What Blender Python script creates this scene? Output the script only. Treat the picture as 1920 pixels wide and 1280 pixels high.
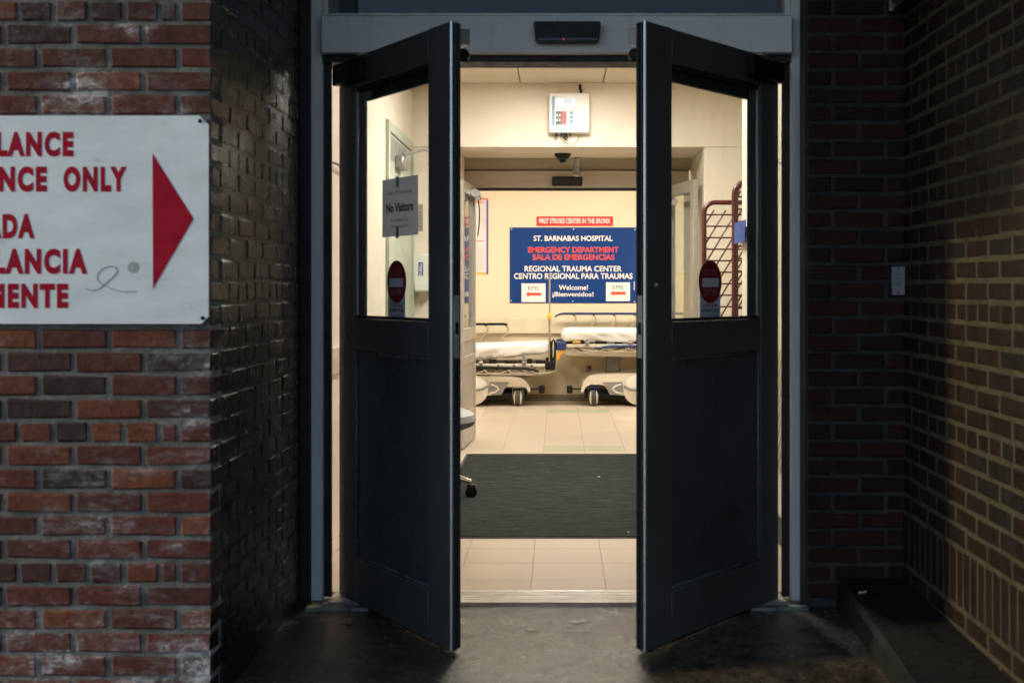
import bpy, bmesh, math, random
from mathutils import Vector, Matrix, noise
R = math.radians
random.seed(7)
for o in list(bpy.data.objects):
    bpy.data.objects.remove(o)
scene = bpy.context.scene
COL = scene.collection

# ------------------------------------------------------------------ camera, sky, sun, exposure
F = 2280.0                                   # focal length in photo pixels (1920 wide)
VX, VY, EYE = 1048.0, 537.0, 1.22            # vanishing point in the photo, eye height
cam = bpy.data.cameras.new("camera")
cam_ob = bpy.data.objects.new("camera", cam); COL.objects.link(cam_ob)
cam.sensor_width = 36.0; cam.sensor_fit = 'HORIZONTAL'
cam.lens = F / 1920 * 36.0
cam.shift_x = -(VX - 960) / 1920.0
cam.shift_y = -(640 - VY) / 1920.0
cam.clip_start = 0.05; cam.clip_end = 1000
cam.dof.use_dof = True; cam.dof.focus_distance = 9.0; cam.dof.aperture_fstop = 4.5
cam_ob.location = (0, 0, EYE); cam_ob.rotation_euler = (R(90), 0, 0)
scene.camera = cam_ob

SUN_AZ = math.atan2(-2.33, -0.60)            # towards the light: from the far left
SUN_EL = R(24)
world = bpy.data.worlds.new("World"); scene.world = world; world.use_nodes = True
wn = world.node_tree.nodes; wl = world.node_tree.links
sky = wn.new("ShaderNodeTexSky"); sky.sky_type = 'NISHITA'; sky.sun_disc = False
sky.sun_elevation = SUN_EL; sky.sun_rotation = SUN_AZ
sky.air_density = 1.0; sky.dust_density = 0.3; sky.ozone_density = 1.6
bg = wn["Background"]; bg.inputs[1].default_value = 0.10
wl.new(sky.outputs[0], bg.inputs[0])
sun = bpy.data.lights.new("sun", 'SUN'); sun.energy = 1.3; sun.angle = R(2.5); sun.color = (1.0, 0.86, 0.52)  # warm sun lamp stands in for a street lamp at the left
sun_ob = bpy.data.objects.new("sun", sun); COL.objects.link(sun_ob)
sd = Vector((math.sin(SUN_AZ) * math.cos(SUN_EL), math.cos(SUN_AZ) * math.cos(SUN_EL), math.sin(SUN_EL)))
sun_ob.rotation_euler = sd.to_track_quat('Z', 'Y').to_euler(); sun_ob.location = (-4, -3, 5)
vs = scene.view_settings
vs.view_transform = 'Standard'; vs.look = 'None'; vs.gamma = 1; vs.use_curve_mapping = False; vs.exposure = 0.75
scene.render.engine = 'CYCLES'
scene.cycles.use_denoising = True
scene.cycles.max_bounces = 10; scene.cycles.diffuse_bounces = 5; scene.cycles.transparent_max_bounces = 16
scene.cycles.sample_clamp_indirect = 4.0
scene.cycles.caustics_reflective = False; scene.cycles.caustics_refractive = False

# ------------------------------------------------------------------ helpers
def PX(x, Y): return (x - VX) * Y / F
def PZ(y, Y): return EYE - (y - VY) * Y / F

class MB:
    """collects geometry; build() links it as one mesh object"""
    def __init__(s): s.v = []; s.f = []; s.m = []; s.mi = 0
    def add(s, vs, fs):
        b = len(s.v); s.v += [tuple(v) for v in vs]
        for f in fs: s.f.append([b + i for i in f]); s.m.append(s.mi)
        return s
    def box(s, x0, x1, y0, y1, z0, z1, c=0.0):
        if x0 > x1: x0, x1 = x1, x0
        if y0 > y1: y0, y1 = y1, y0
        if z0 > z1: z0, z1 = z1, z0
        if c <= 0:
            vs = [(x, y, z) for x in (x0, x1) for y in (y0, y1) for z in (z0, z1)]
            return s.add(vs, [(0,1,3,2),(4,6,7,5),(0,4,5,1),(2,3,7,6),(0,2,6,4),(1,5,7,3)])
        vs = []; idx = {}
        for i, x in enumerate((x0, x1)):
            for j, y in enumerate((y0, y1)):
                for k, z in enumerate((z0, z1)):
                    dx = c if i == 0 else -c; dy = c if j == 0 else -c; dz = c if k == 0 else -c
                    idx[i,j,k,0] = len(vs); vs.append((x, y+dy, z+dz))
                    idx[i,j,k,1] = len(vs); vs.append((x+dx, y, z+dz))
                    idx[i,j,k,2] = len(vs); vs.append((x+dx, y+dy, z))
        q = [(0,0),(1,0),(1,1),(0,1)]; fs = []
        for e in (0,1):
            fs.append([idx[e,a,b,0] for a,b in q]); fs.append([idx[a,e,b,1] for a,b in q]); fs.append([idx[a,b,e,2] for a,b in q])
        for a in (0,1):
            for b in (0,1):
                fs.append([idx[0,a,b,1], idx[1,a,b,1], idx[1,a,b,2], idx[0,a,b,2]])
                fs.append([idx[a,0,b,0], idx[a,1,b,0], idx[a,1,b,2], idx[a,0,b,2]])
                fs.append([idx[a,b,0,0], idx[a,b,1,0], idx[a,b,1,1], idx[a,b,0,1]])
                for d in (0,1): fs.append([idx[a,b,d,0], idx[a,b,d,1], idx[a,b,d,2]])
        return s.add(vs, fs)
    def tube(s, pts, r, n=8, caps=True, closed=False):
        pts = [Vector(p) for p in pts]; N = len(pts); rings = []
        rr = r if isinstance(r, (list, tuple)) else [r] * N
        prev = None
        for i, p in enumerate(pts):
            if closed: t = pts[(i+1) % N] - pts[i-1]
            else: t = (pts[min(i+1, N-1)] - pts[max(i-1, 0)])
            t.normalize()
            if prev is None:
                a = Vector((0,0,1)) if abs(t.z) < 0.9 else Vector((1,0,0))
                u = t.cross(a).normalized()
            else:
                u = prev - t * prev.dot(t)
                u = u.normalized() if u.length > 1e-6 else t.orthogonal().normalized()
            prev = u; w = t.cross(u)
            rings.append([p + (u*math.cos(2*math.pi*k/n) + w*math.sin(2*math.pi*k/n)) * rr[i] for k in range(n)])
        vs = [v for r_ in rings for v in r_]; fs = []
        for i in range(N if closed else N-1):
            j = (i+1) % N
            for k in range(n): fs.append([i*n+k, i*n+(k+1)%n, j*n+(k+1)%n, j*n+k])
        if caps and not closed: fs.append(list(range(n))[::-1]); fs.append([(N-1)*n+k for k in range(n)])
        return s.add(vs, fs)
    def lathe(s, prof, c, axis='Z', n=20):
        """prof: (radius, height) pairs round axis through c"""
        vs = []; fs = []
        for r, h in prof:
            for k in range(n):
                a = 2*math.pi*k/n; p, q = r*math.cos(a), r*math.sin(a)
                v = {'Z': (p, q, h), 'Y': (p, h, q), 'X': (h, p, q)}[axis]
                vs.append((c[0]+v[0], c[1]+v[1], c[2]+v[2]))
        for i in range(len(prof)-1):
            for k in range(n): fs.append([i*n+k, i*n+(k+1)%n, (i+1)*n+(k+1)%n, (i+1)*n+k])
        fs.append(list(range(n))); fs.append([(len(prof)-1)*n+k for k in range(n)])
        return s.add(vs, fs)
    def prism(s, poly, a, b, axis='Y'):
        """poly in the plane across axis: Y -> (x,z), X -> (y,z), Z -> (x,y)"""
        def P(p, h): return {'Y': (p[0], h, p[1]), 'X': (h, p[0], p[1]), 'Z': (p[0], p[1], h)}[axis]
        n = len(poly); vs = [P(p, a) for p in poly] + [P(p, b) for p in poly]
        fs = [list(range(n)), [n+i for i in range(n)][::-1]] + [[i, (i+1)%n, n+(i+1)%n, n+i] for i in range(n)]
        return s.add(vs, fs)
    def mesh(s, name, mats, smooth=True):
        me = bpy.data.meshes.new(name); me.from_pydata(s.v, [], s.f)
        bm = bmesh.new(); bm.from_mesh(me); bmesh.ops.recalc_face_normals(bm, faces=bm.faces)
        bm.to_mesh(me); bm.free()
        mats = mats if isinstance(mats, (list, tuple)) else [mats]
        for m in mats: me.materials.append(m)
        for p, i in zip(me.polygons, s.m): p.material_index = i
        if smooth:
            for p in me.polygons: p.use_smooth = True
            me.set_sharp_from_angle(angle=R(38))
        return me
    def build(s, name, mats, parent=None, local=False, smooth=True):
        """vertices are world coordinates unless local: then the parent's own"""
        if parent is not None and not local:
            off = Vector((0,0,0)); p = parent
            while p is not None: off += p.location; p = p.parent
            s.v = [(x-off.x, y-off.y, z-off.z) for x, y, z in s.v]
        o = bpy.data.objects.new(name, s.mesh(name, mats, smooth)); COL.objects.link(o)
        if parent is not None: o.parent = parent
        return o

def tag(o, label=None, cat=None, group=None, kind=None):
    if label: o["label"] = label
    if cat: o["category"] = cat
    if group: o["group"] = group
    if kind: o["kind"] = kind
    return o
def thing(name, label, cat, loc=(0,0,0), rz=0.0, group=None):
    o = bpy.data.objects.new(name, None); COL.objects.link(o); o.empty_display_size = 0.1
    o.location = loc; o.rotation_euler = (0,0,rz)
    return tag(o, label, cat, group)
def bx(name, mat, parent, *a, c=0.0, local=False): return MB().box(*a, c=c).build(name, mat, parent, local)

def lettering(body, mat, parent, x0, x1, z0, z1, y, bold=0.02, name="lettering", local=False, shear=0.0, rot=False, gap=1.0):
    """flat print in the XZ plane facing -Y, fitted to the box x0..x1, z0..z1"""
    cu = bpy.data.curves.new("t", 'FONT'); cu.body = body; cu.size = 1; cu.offset = bold; cu.shear = shear
    cu.space_character = gap; cu.resolution_u = 4
    ob = bpy.data.objects.new("t", cu); COL.objects.link(ob)
    dg = bpy.context.evaluated_depsgraph_get(); dg.update()
    me = bpy.data.meshes.new_from_object(ob.evaluated_get(dg))
    bpy.data.objects.remove(ob); bpy.data.curves.remove(cu)
    co = [(v.co.x, v.co.y) for v in me.vertices]
    if rot: co = [(-b, a) for a, b in co]
    ax, bx_ = min(c[0] for c in co), max(c[0] for c in co); az, bz = min(c[1] for c in co), max(c[1] for c in co)
    mb = MB()
    mb.add([(x0+(a-ax)/(bx_-ax)*(x1-x0), y, z0+(b-az)/(bz-az)*(z1-z0)) for a, b in co], [list(p.vertices) for p in me.polygons])
    bpy.data.meshes.remove(me)
    return mb.build(name, mat, parent, local, smooth=False)

# ------------------------------------------------------------------ materials
MATS = {}
def nodes(name):
    m = bpy.data.materials.new(name); m.use_nodes = True; nt = m.node_tree
    return m, nt, nt.nodes["Principled BSDF"]
def N(nt, t, **k):
    n = nt.nodes.new(t)
    for a, b in k.items():
        if a.startswith("i_"): n.inputs[a[2:].replace("_", " ")].default_value = b
        else: setattr(n, a, b)
    return n
def ramp(nt, stops, interp='LINEAR'):
    n = nt.nodes.new("ShaderNodeValToRGB"); e = n.color_ramp.elements; n.color_ramp.interpolation = interp
    while len(e) < len(stops): e.new(0.5)
    for q, (p, c) in zip(e, stops):
        q.position = p; q.color = (*c, 1) if len(c) == 3 else c
    return n
def mixc(nt, fac, a, b, mode='MIX'):
    n = nt.nodes.new("ShaderNodeMix"); n.data_type = 'RGBA'; n.blend_type = mode; L = nt.links
    for sock, val in ((n.inputs[0], fac), (n.inputs[6], a), (n.inputs[7], b)):
        if isinstance(val, bpy.types.NodeSocket): L.new(val, sock)
        elif isinstance(val, (int, float)): sock.default_value = val
        else: sock.default_value = (*val, 1) if len(val) == 3 else val
    return n.outputs[2]
def pos(nt, scale=(1,1,1), obj=False):
    if obj: src = N(nt, "ShaderNodeTexCoord").outputs["Object"]
    else: src = N(nt, "ShaderNodeNewGeometry").outputs["Position"]
    mp = N(nt, "ShaderNodeMapping"); mp.inputs["Scale"].default_value = scale; mp.inputs["Location"].default_value = (13.37, 7.71, 3.313); nt.links.new(src, mp.inputs[0])
    return mp.outputs[0]
def noise_(nt, vec, scale, detail=4, rough=0.55):
    n = N(nt, "ShaderNodeTexNoise"); n.inputs["Scale"].default_value = scale; n.inputs["Detail"].default_value = detail
    n.inputs["Roughness"].default_value = rough; nt.links.new(vec, n.inputs["Vector"]); return n.outputs["Fac"]
def bump(nt, bs, h, strength=0.3, dist=0.01, prev=None):
    b = N(nt, "ShaderNodeBump"); b.inputs["Strength"].default_value = strength; b.inputs["Distance"].default_value = dist
    nt.links.new(h, b.inputs["Height"])
    if prev is not None: nt.links.new(prev, b.inputs["Normal"])
    nt.links.new(b.outputs[0], bs.inputs["Normal"]); return b.outputs[0]

def plain(name, col, rough=0.5, metal=0.0, var=0.12, scale=6.0, bmp=0.0, bscale=60.0, spec=0.5, stretch=(1,1,1), coat=0.0):
    """a real surface colour with slight soiling, uneven gloss and fine relief"""
    if name in MATS: return MATS[name]
    m, nt, b = nodes(name); p = pos(nt, stretch)
    n1 = noise_(nt, p, scale, 5, 0.6)
    r = ramp(nt, [(0.3, tuple(c*(1-var) for c in col)), (0.7, tuple(min(1, c*(1+var*0.6)) for c in col))]); nt.links.new(n1, r.inputs[0])
    nt.links.new(r.outputs[0], b.inputs["Base Color"])
    n2 = noise_(nt, p, scale*3.3, 4)
    mr = N(nt, "ShaderNodeMapRange"); mr.inputs[1].default_value = 0.3; mr.inputs[2].default_value = 0.7
    mr.inputs[3].default_value = max(0.02, rough*0.8); mr.inputs[4].default_value = min(1, rough*1.2); nt.links.new(n2, mr.inputs[0])
    nt.links.new(mr.outputs[0], b.inputs["Roughness"])
    b.inputs["Metallic"].default_value = metal; b.inputs["Specular IOR Level"].default_value = spec
    b.inputs["Coat Weight"].default_value = coat
    if bmp: bump(nt, b, noise_(nt, p, bscale, 3), bmp, 0.004)
    MATS[name] = m; return m

def salt(nt, p, col):
    """white salt bloom and lime runs that cross bricks and joints alike"""
    a = noise_(nt, p, 2.3, 3, 0.5); c = noise_(nt, pos(nt, (0.6,1,1.5)), 10, 9, 0.74); d = noise_(nt, pos(nt, (0.7,1,1.2)), 42, 8, 0.78)
    ad = N(nt, "ShaderNodeMath", operation='MULTIPLY_ADD'); ad.inputs[1].default_value = 0.9; nt.links.new(a, ad.inputs[0]); nt.links.new(c, ad.inputs[2])
    rw = ramp(nt, [(0.47, (0,0,0)), (0.535, (0.18,)*3), (0.59, (0.85,)*3)])
    sc = N(nt, "ShaderNodeMath", operation='MULTIPLY'); sc.inputs[1].default_value = 0.5; nt.links.new(ad.outputs[0], sc.inputs[0]); nt.links.new(sc.outputs[0], rw.inputs[0])
    rp = ramp(nt, [(0.42, (0.12,)*3), (0.56, (1,1,1))]); nt.links.new(d, rp.inputs[0])
    k = N(nt, "ShaderNodeMath", operation='MULTIPLY'); nt.links.new(rw.outputs[0], k.inputs[0]); nt.links.new(rp.outputs[0], k.inputs[1])
    return mixc(nt, k.outputs[0], col, (0.66,0.65,0.67))
def brick_mat(name, cols, rough, white=0.0, spec=0.4, bumpy=0.5, drips=0.0):
    m, nt, b = nodes(name); p = pos(nt)
    oi = N(nt, "ShaderNodeObjectInfo")
    r = ramp(nt, [(i/len(cols), c) for i, c in enumerate(cols)], 'CONSTANT'); nt.links.new(oi.outputs["Random"], r.inputs[0])
    g = noise_(nt, p, 45, 5, 0.7)
    rg = ramp(nt, [(0.25, (0.55,0.52,0.5)), (0.5, (1,1,1)), (0.8, (1.25,1.15,1.1))]); nt.links.new(g, rg.inputs[0])
    col = mixc(nt, 1.0, r.outputs[0], rg.outputs[0], 'MULTIPLY')
    # dark soot specks and blotches
    s = noise_(nt, p, 14, 6, 0.75); rs = ramp(nt, [(0.52, (0,0,0)), (0.72, (1,1,1))]); nt.links.new(s, rs.inputs[0])
    k = N(nt, "ShaderNodeMath", operation='MULTIPLY'); k.inputs[1].default_value = 0.5; nt.links.new(rs.outputs[0], k.inputs[0])
    col = mixc(nt, k.outputs[0], col, (0.03,0.022,0.02))
    if white: col = salt(nt, p, col)
    nt.links.new(col, b.inputs["Base Color"])
    rr = ramp(nt, [(0.3, (rough*0.75,)*3), (0.7, (min(1,rough*1.3),)*3)]); nt.links.new(s, rr.inputs[0]); nt.links.new(rr.outputs[0], b.inputs["Roughness"])
    b.inputs["Specular IOR Level"].default_value = spec
    n1 = bump(nt, b, noise_(nt, p, 120, 4, 0.7), bumpy*0.6, 0.003)
    n2 = bump(nt, b, noise_(nt, p, 22, 4, 0.6), bumpy, 0.008, n1)
    if drips: bump(nt, b, noise_(nt, pos(nt, (60, 60, 5)), 1.0, 3), drips, 0.01, n2)
    return m

def mortar_mat(name, c0, c1, rough=0.9, white=0.0):
    m, nt, b = nodes(name); p = pos(nt)
    n1 = noise_(nt, p, 9, 6, 0.7); r = ramp(nt, [(0.3, c0), (0.68, c1)]); nt.links.new(n1, r.inputs[0])
    c = salt(nt, p, r.outputs[0]) if white else r.outputs[0]
    nt.links.new(c, b.inputs["Base Color"]); b.inputs["Roughness"].default_value = rough
    n2 = bump(nt, b, noise_(nt, p, 160, 4, 0.7), 0.6, 0.004); bump(nt, b, noise_(nt, p, 35, 4), 0.7, 0.008, n2)
    return m

def glass_mat(name, tint=(0.93,0.95,0.94), ior=1.45):
    m = bpy.data.materials.new(name); m.use_nodes = True; nt = m.node_tree; nt.nodes.clear()
    out = N(nt, "ShaderNodeOutputMaterial"); mx = N(nt, "ShaderNodeMixShader"); lw = N(nt, "ShaderNodeLayerWeight"); lw.inputs[0].default_value = 0.5
    pw = N(nt, "ShaderNodeMath", operation='POWER'); pw.inputs[1].default_value = 5.0; nt.links.new(lw.outputs["Facing"], pw.inputs[0])
    fr = N(nt, "ShaderNodeMath", operation='MULTIPLY_ADD'); fr.inputs[1].default_value = 0.95; fr.inputs[2].default_value = 0.035; nt.links.new(pw.outputs[0], fr.inputs[0])
    t = N(nt, "ShaderNodeBsdfTransparent"); t.inputs[0].default_value = (*tint, 1)
    g = N(nt, "ShaderNodeBsdfGlossy"); g.inputs["Roughness"].default_value = 0.01
    nt.links.new(fr.outputs[0], mx.inputs[0]); nt.links.new(t.outputs[0], mx.inputs[1]); nt.links.new(g.outputs[0], mx.inputs[2]); p = pos(nt); hz = N(nt, "ShaderNodeBsdfDiffuse"); hz.inputs[0].default_value = (0.6,0.6,0.6,1); m2 = N(nt, "ShaderNodeMixShader")
    nz = noise_(nt, pos(nt, (3, 3, 1.2)), 3.0, 6, 0.7); rz_ = ramp(nt, [(0.4, (0.006,)*3), (0.75, (0.05,)*3)]); nt.links.new(nz, rz_.inputs[0])
    nt.links.new(rz_.outputs[0], m2.inputs[0]); nt.links.new(mx.outputs[0], m2.inputs[1]); nt.links.new(hz.outputs[0], m2.inputs[2]); nt.links.new(m2.outputs[0], out.inputs[0])
    return m
def emit(name, col, s):
    m = bpy.data.materials.new(name); m.use_nodes = True; nt = m.node_tree; nt.nodes.clear()
    out = N(nt, "ShaderNodeOutputMaterial"); e = N(nt, "ShaderNodeEmission"); e.inputs[0].default_value = (*col, 1); e.inputs[1].default_value = s
    nt.links.new(e.outputs[0], out.inputs[0]); return m

BRICK = brick_mat("brick_red", [(0.105,0.022,0.015),(0.070,0.018,0.014),(0.130,0.033,0.016),(0.085,0.021,0.016),(0.030,0.014,0.013),(0.16,0.044,0.018),(0.078,0.020,0.015),(0.115,0.025,0.017),(0.055,0.017,0.015)], 0.75, 1.0)
MORTAR = mortar_mat("mortar_grey", (0.055,0.052,0.047), (0.19,0.182,0.168), 0.9, 1.0)
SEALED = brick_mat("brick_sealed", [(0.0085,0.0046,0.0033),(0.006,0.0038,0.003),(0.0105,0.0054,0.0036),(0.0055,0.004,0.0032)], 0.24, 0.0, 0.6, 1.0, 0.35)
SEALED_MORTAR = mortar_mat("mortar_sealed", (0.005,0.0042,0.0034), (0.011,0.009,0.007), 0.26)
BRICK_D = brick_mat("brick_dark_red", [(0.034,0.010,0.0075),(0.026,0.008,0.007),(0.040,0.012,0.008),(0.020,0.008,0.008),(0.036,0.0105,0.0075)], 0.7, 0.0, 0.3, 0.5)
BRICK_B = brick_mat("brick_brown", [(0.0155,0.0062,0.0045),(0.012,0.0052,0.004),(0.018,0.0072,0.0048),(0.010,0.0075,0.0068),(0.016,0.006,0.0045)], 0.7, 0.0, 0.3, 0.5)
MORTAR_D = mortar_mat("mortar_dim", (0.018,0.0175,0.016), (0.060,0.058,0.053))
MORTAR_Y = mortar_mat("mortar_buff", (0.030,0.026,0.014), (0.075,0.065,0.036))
def frame_mat():
    m, nt, b = nodes("frame_paint"); p = pos(nt)
    r = ramp(nt, [(0.3, (0.76,0.75,0.77)), (0.7, (0.87,0.855,0.87))]); nt.links.new(noise_(nt, p, 3, 5, 0.6), r.inputs[0])
    d = noise_(nt, pos(nt, (16, 16, 1.2)), 1.0, 7, 0.7); rd = ramp(nt, [(0.55, (1,1,1)), (0.78, (0.68,0.66,0.64))]); nt.links.new(d, rd.inputs[0])
    k = noise_(nt, p, 38, 8, 0.8); rk = ramp(nt, [(0.66, (1,1,1)), (0.76, (0.35,0.33,0.31))]); nt.links.new(k, rk.inputs[0])
    c = mixc(nt, 1, r.outputs[0], rd.outputs[0], 'MULTIPLY'); c = mixc(nt, 1, c, rk.outputs[0], 'MULTIPLY'); nt.links.new(c, b.inputs["Base Color"])
    b.inputs["Roughness"].default_value = 0.42; bump(nt, b, noise_(nt, p, 30, 4), 0.06, 0.004); return m
FRAME = frame_mat()
DARKGAP = plain("black_rubber", (0.012,0.012,0.013), 0.6)
def door_mat(name, c0, c1, rough):
    m, nt, b = nodes(name); p = pos(nt)
    n1 = noise_(nt, p, 2.4, 6, 0.65); r = ramp(nt, [(0.32, c0), (0.68, c1)]); nt.links.new(n1, r.inputs[0])
    sc = noise_(nt, pos(nt, (26, 26, 4)), 1.0, 7, 0.75); rs_ = ramp(nt, [(0.60, (0,0,0)), (0.80, (0.30,0.30,0.30))]); nt.links.new(sc, rs_.inputs[0])
    fi = noise_(nt, p, 90, 5, 0.8); rf = ramp(nt, [(0.66, (0,0,0)), (0.78, (0.35,0.35,0.35))]); nt.links.new(fi, rf.inputs[0])
    c = mixc(nt, rs_.outputs[0], r.outputs[0], (0.17,0.175,0.185)); c = mixc(nt, rf.outputs[0], c, (0.15,0.15,0.155)); nt.links.new(c, b.inputs["Base Color"])
    n2 = noise_(nt, p, 5, 6, 0.7); rr = ramp(nt, [(0.3, (rough*0.7,)*3), (0.7, (rough*1.45,)*3)]); nt.links.new(n2, rr.inputs[0]); nt.links.new(rr.outputs[0], b.inputs["Roughness"])
    b.inputs["Specular IOR Level"].default_value = 0.65
    bump(nt, b, noise_(nt, pos(nt, (40, 40, 8)), 1.0, 4), 0.08, 0.004); return m
DOORP = door_mat("door_bronze", (0.078,0.073,0.070), (0.118,0.110,0.106), 0.36)
DOORPANEL = door_mat("door_panel", (0.066,0.065,0.067), (0.108,0.108,0.112), 0.28)
ALU = plain("aluminium", (0.55,0.58,0.62), 0.28, 0.9, 0.1, 8, stretch=(1,1,0.2))
ALU_D = plain("aluminium_dull", (0.42,0.41,0.40), 0.42, 0.7, 0.15, 12)
BLACK = plain("black_plastic", (0.008,0.008,0.009), 0.4, spec=0.25)
GLASS = glass_mat("door_glass")
GLASS_D = glass_mat("transom_glass", (0.6,0.61,0.63))
CREAM = plain("cream_wall", (0.78,0.695,0.575), 0.55, 0, 0.06, 1.8, 0.04, 80)
CREAM_B = plain("cream_back_wall", (0.78,0.665,0.475), 0.5, 0, 0.05, 1.5, 0.04, 80)
WHITE = plain("white_paint", (0.78,0.76,0.72), 0.4, 0, 0.05, 5)
PAPER = plain("paper", (0.84,0.84,0.84), 0.8, 0, 0.04, 10)

# ------------------------------------------------------------------ ground, kerb, shell of the building
def ground_mat():
    m, nt, b = nodes("wet_concrete"); p = pos(nt)
    big = noise_(nt, p, 1.7, 6, 0.65); med = noise_(nt, p, 6.5, 8, 0.72); fine = noise_(nt, p, 110, 5, 0.75)
    vo = N(nt, "ShaderNodeTexVoronoi"); vo.inputs["Scale"].default_value = 190; nt.links.new(p, vo.inputs["Vector"])
    r = ramp(nt, [(0.33, (0.018,0.014,0.011)), (0.41, (0.080,0.066,0.052)), (0.52, (0.13,0.108,0.086)), (0.68, (0.19,0.16,0.13))]); nt.links.new(med, r.inputs[0])
    r2 = ramp(nt, [(0.3, (0.5,0.48,0.45)), (0.6, (1,1,1))]); nt.links.new(big, r2.inputs[0])
    rf = ramp(nt, [(0.25, (0.45,0.45,0.45)), (0.75, (1.5,1.5,1.5))]); nt.links.new(fine, rf.inputs[0])
    rv = ramp(nt, [(0.0, (1.35,1.33,1.3)), (0.45, (0.8,0.8,0.8))]); nt.links.new(vo.outputs["Distance"], rv.inputs[0])
    st = noise_(nt, pos(nt, (1,1,1)), 3.1, 9, 0.8); rs_ = ramp(nt, [(0.40, (0.22,0.19,0.15)), (0.48, (1,1,1))]); nt.links.new(st, rs_.inputs[0])
    c = r.outputs[0]
    gr = noise_(nt, pos(nt, (1, 0.45, 1)), 46, 6, 0.8); rg_ = ramp(nt, [(0.34, (0.35,0.33,0.30)), (0.5, (1,1,1)), (0.66, (1.75,1.7,1.6))]); nt.links.new(gr, rg_.inputs[0])
    for q in (r2, rf, rv, rs_, rg_): c = mixc(nt, 1.0, c, q.outputs[0], 'MULTIPLY')
    nt.links.new(c, b.inputs["Base Color"])
    rw = ramp(nt, [(0.38, (0.08,)*3), (0.50, (0.20,)*3), (0.66, (0.38,)*3)]); nt.links.new(med, rw.inputs[0]); nt.links.new(rw.outputs[0], b.inputs["Roughness"])
    b.inputs["Specular IOR Level"].default_value = 0.5
    n1 = bump(nt, b, fine, 0.5, 0.003); n2 = bump(nt, b, vo.outputs["Distance"], 0.4, 0.002, n1); n3 = bump(nt, b, gr, 0.45, 0.006, n2); bump(nt, b, med, 0.4, 0.010, n3)
    return m
GROUND = ground_mat()
g = MB(); xs = [-300,-60,-12,-4,-2,-1,0,1,2,4,12,60,300]; ys = [-300,-60,-12,-4,0,2,3,4,5,9,14,60,300]
g.add([(x, y, -0.008) for x in xs for y in ys], [(i*len(ys)+j, (i+1)*len(ys)+j, (i+1)*len(ys)+j+1, i*len(ys)+j+1) for i in range(len(xs)-1) for j in range(len(ys)-1)])
tag(g.build("ground", GROUND, smooth=False), kind="structure")

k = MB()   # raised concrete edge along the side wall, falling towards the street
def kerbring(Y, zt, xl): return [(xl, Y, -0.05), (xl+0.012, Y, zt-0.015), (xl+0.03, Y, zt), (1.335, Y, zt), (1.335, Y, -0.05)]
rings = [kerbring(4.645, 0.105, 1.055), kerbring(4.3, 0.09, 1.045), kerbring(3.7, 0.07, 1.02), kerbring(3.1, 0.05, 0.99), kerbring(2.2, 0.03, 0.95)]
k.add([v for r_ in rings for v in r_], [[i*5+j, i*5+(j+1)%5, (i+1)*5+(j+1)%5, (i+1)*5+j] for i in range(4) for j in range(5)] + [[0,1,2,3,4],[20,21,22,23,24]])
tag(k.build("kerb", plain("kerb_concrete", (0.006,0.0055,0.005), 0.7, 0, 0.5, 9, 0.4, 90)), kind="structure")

# ------------------------------------------------------------------ brickwork
H, J, PITCH, Z0 = 0.0548, 0.0135, 0.0677, 0.121    # course k has its centre at Z0 + k*PITCH
def zc(k): return Z0 + k * PITCH
BM = {}
def brick_mesh(w, d, h, mats, var, key, side=None):
    q = (round(w,3), round(d,3), round(h,3), var, key)
    if q in BM: return BM[q]
    rnd = random.Random(hash((round(w*1000), round(d*1000), var)) & 0xffff)
    mb = MB().box(-w/2, w/2, 0, d, -h/2, h/2, c=0.0045)
    mb.v = [(x+rnd.uniform(-.003,.003), y+rnd.uniform(-.001,.0008), z+rnd.uniform(-.0028,.0028)) for x, y, z in mb.v]
    me = mb.mesh("brick", mats, smooth=False)
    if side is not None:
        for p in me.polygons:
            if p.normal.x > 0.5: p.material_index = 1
    BM[q] = me; return me
def brick(parent, x, y, z, rz, w, d, mats, key, h=H, side=None, proud=0.0):
    me = brick_mesh(w, d, h, mats, random.randrange(5), key, side)
    o = bpy.data.objects.new("brick", me); COL.objects.link(o); o.parent = parent
    n = Vector((math.sin(rz), -math.cos(rz), 0)) * (random.uniform(-0.0008, 0.0016) + proud)
    o.location = Vector((x, y, z)) + n - parent.location
    o.scale = (random.uniform(0.985, 1.012), 1, random.uniform(0.955, 1.02))
    o.rotation_euler = (random.uniform(-.004,.004), random.uniform(-.006,.006), rz + random.uniform(-.004,.004))
    return o
def course(k, length, start, header, closer=0.0):
    """(centre, width) along a course that begins at distance start"""
    out = []; t = start
    if closer: out.append((t+closer/2, closer)); t += closer + J
    w = 0.0885 if header else 0.1893
    while t < length - 0.02:
        ww = min(w, length - t)
        if ww > 0.03: out.append((t+ww/2, ww))
        t += w + J
    return out

CX, CY = -1.006, 3.52           # outer corner of the pier
pier = thing("brick_pier", "red brick pier with white salt stains behind the arrow sign", "brick wall", (-1.4, CY, 0))
mb = MB(); mb.box(-2.4, CX-0.004, CY+0.0042, CY+0.12, -0.1, 3.195); mb.build("mortar", MORTAR, pier)
for kk in range(-1, 36):
    hd = kk % 6 == 4; even = kk % 2 == 0
    cw, cd = (0.0885, 0.1893) if even else (0.1893, 0.0885)
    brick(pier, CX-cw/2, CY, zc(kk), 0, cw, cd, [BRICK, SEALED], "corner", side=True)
    for t, w in course(kk, 0.80, cw+J, hd, 0.042 if hd else 0):
        brick(pier, CX-t, CY, zc(kk), 0, w, 0.07, BRICK, "facade")
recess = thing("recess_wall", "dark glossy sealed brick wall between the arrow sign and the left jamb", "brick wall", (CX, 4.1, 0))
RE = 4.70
MB().box(-1.3, CX-0.0030, CY+0.121, RE+0.05, -0.1, 3.195).build("mortar", SEALED_MORTAR, recess)
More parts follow.
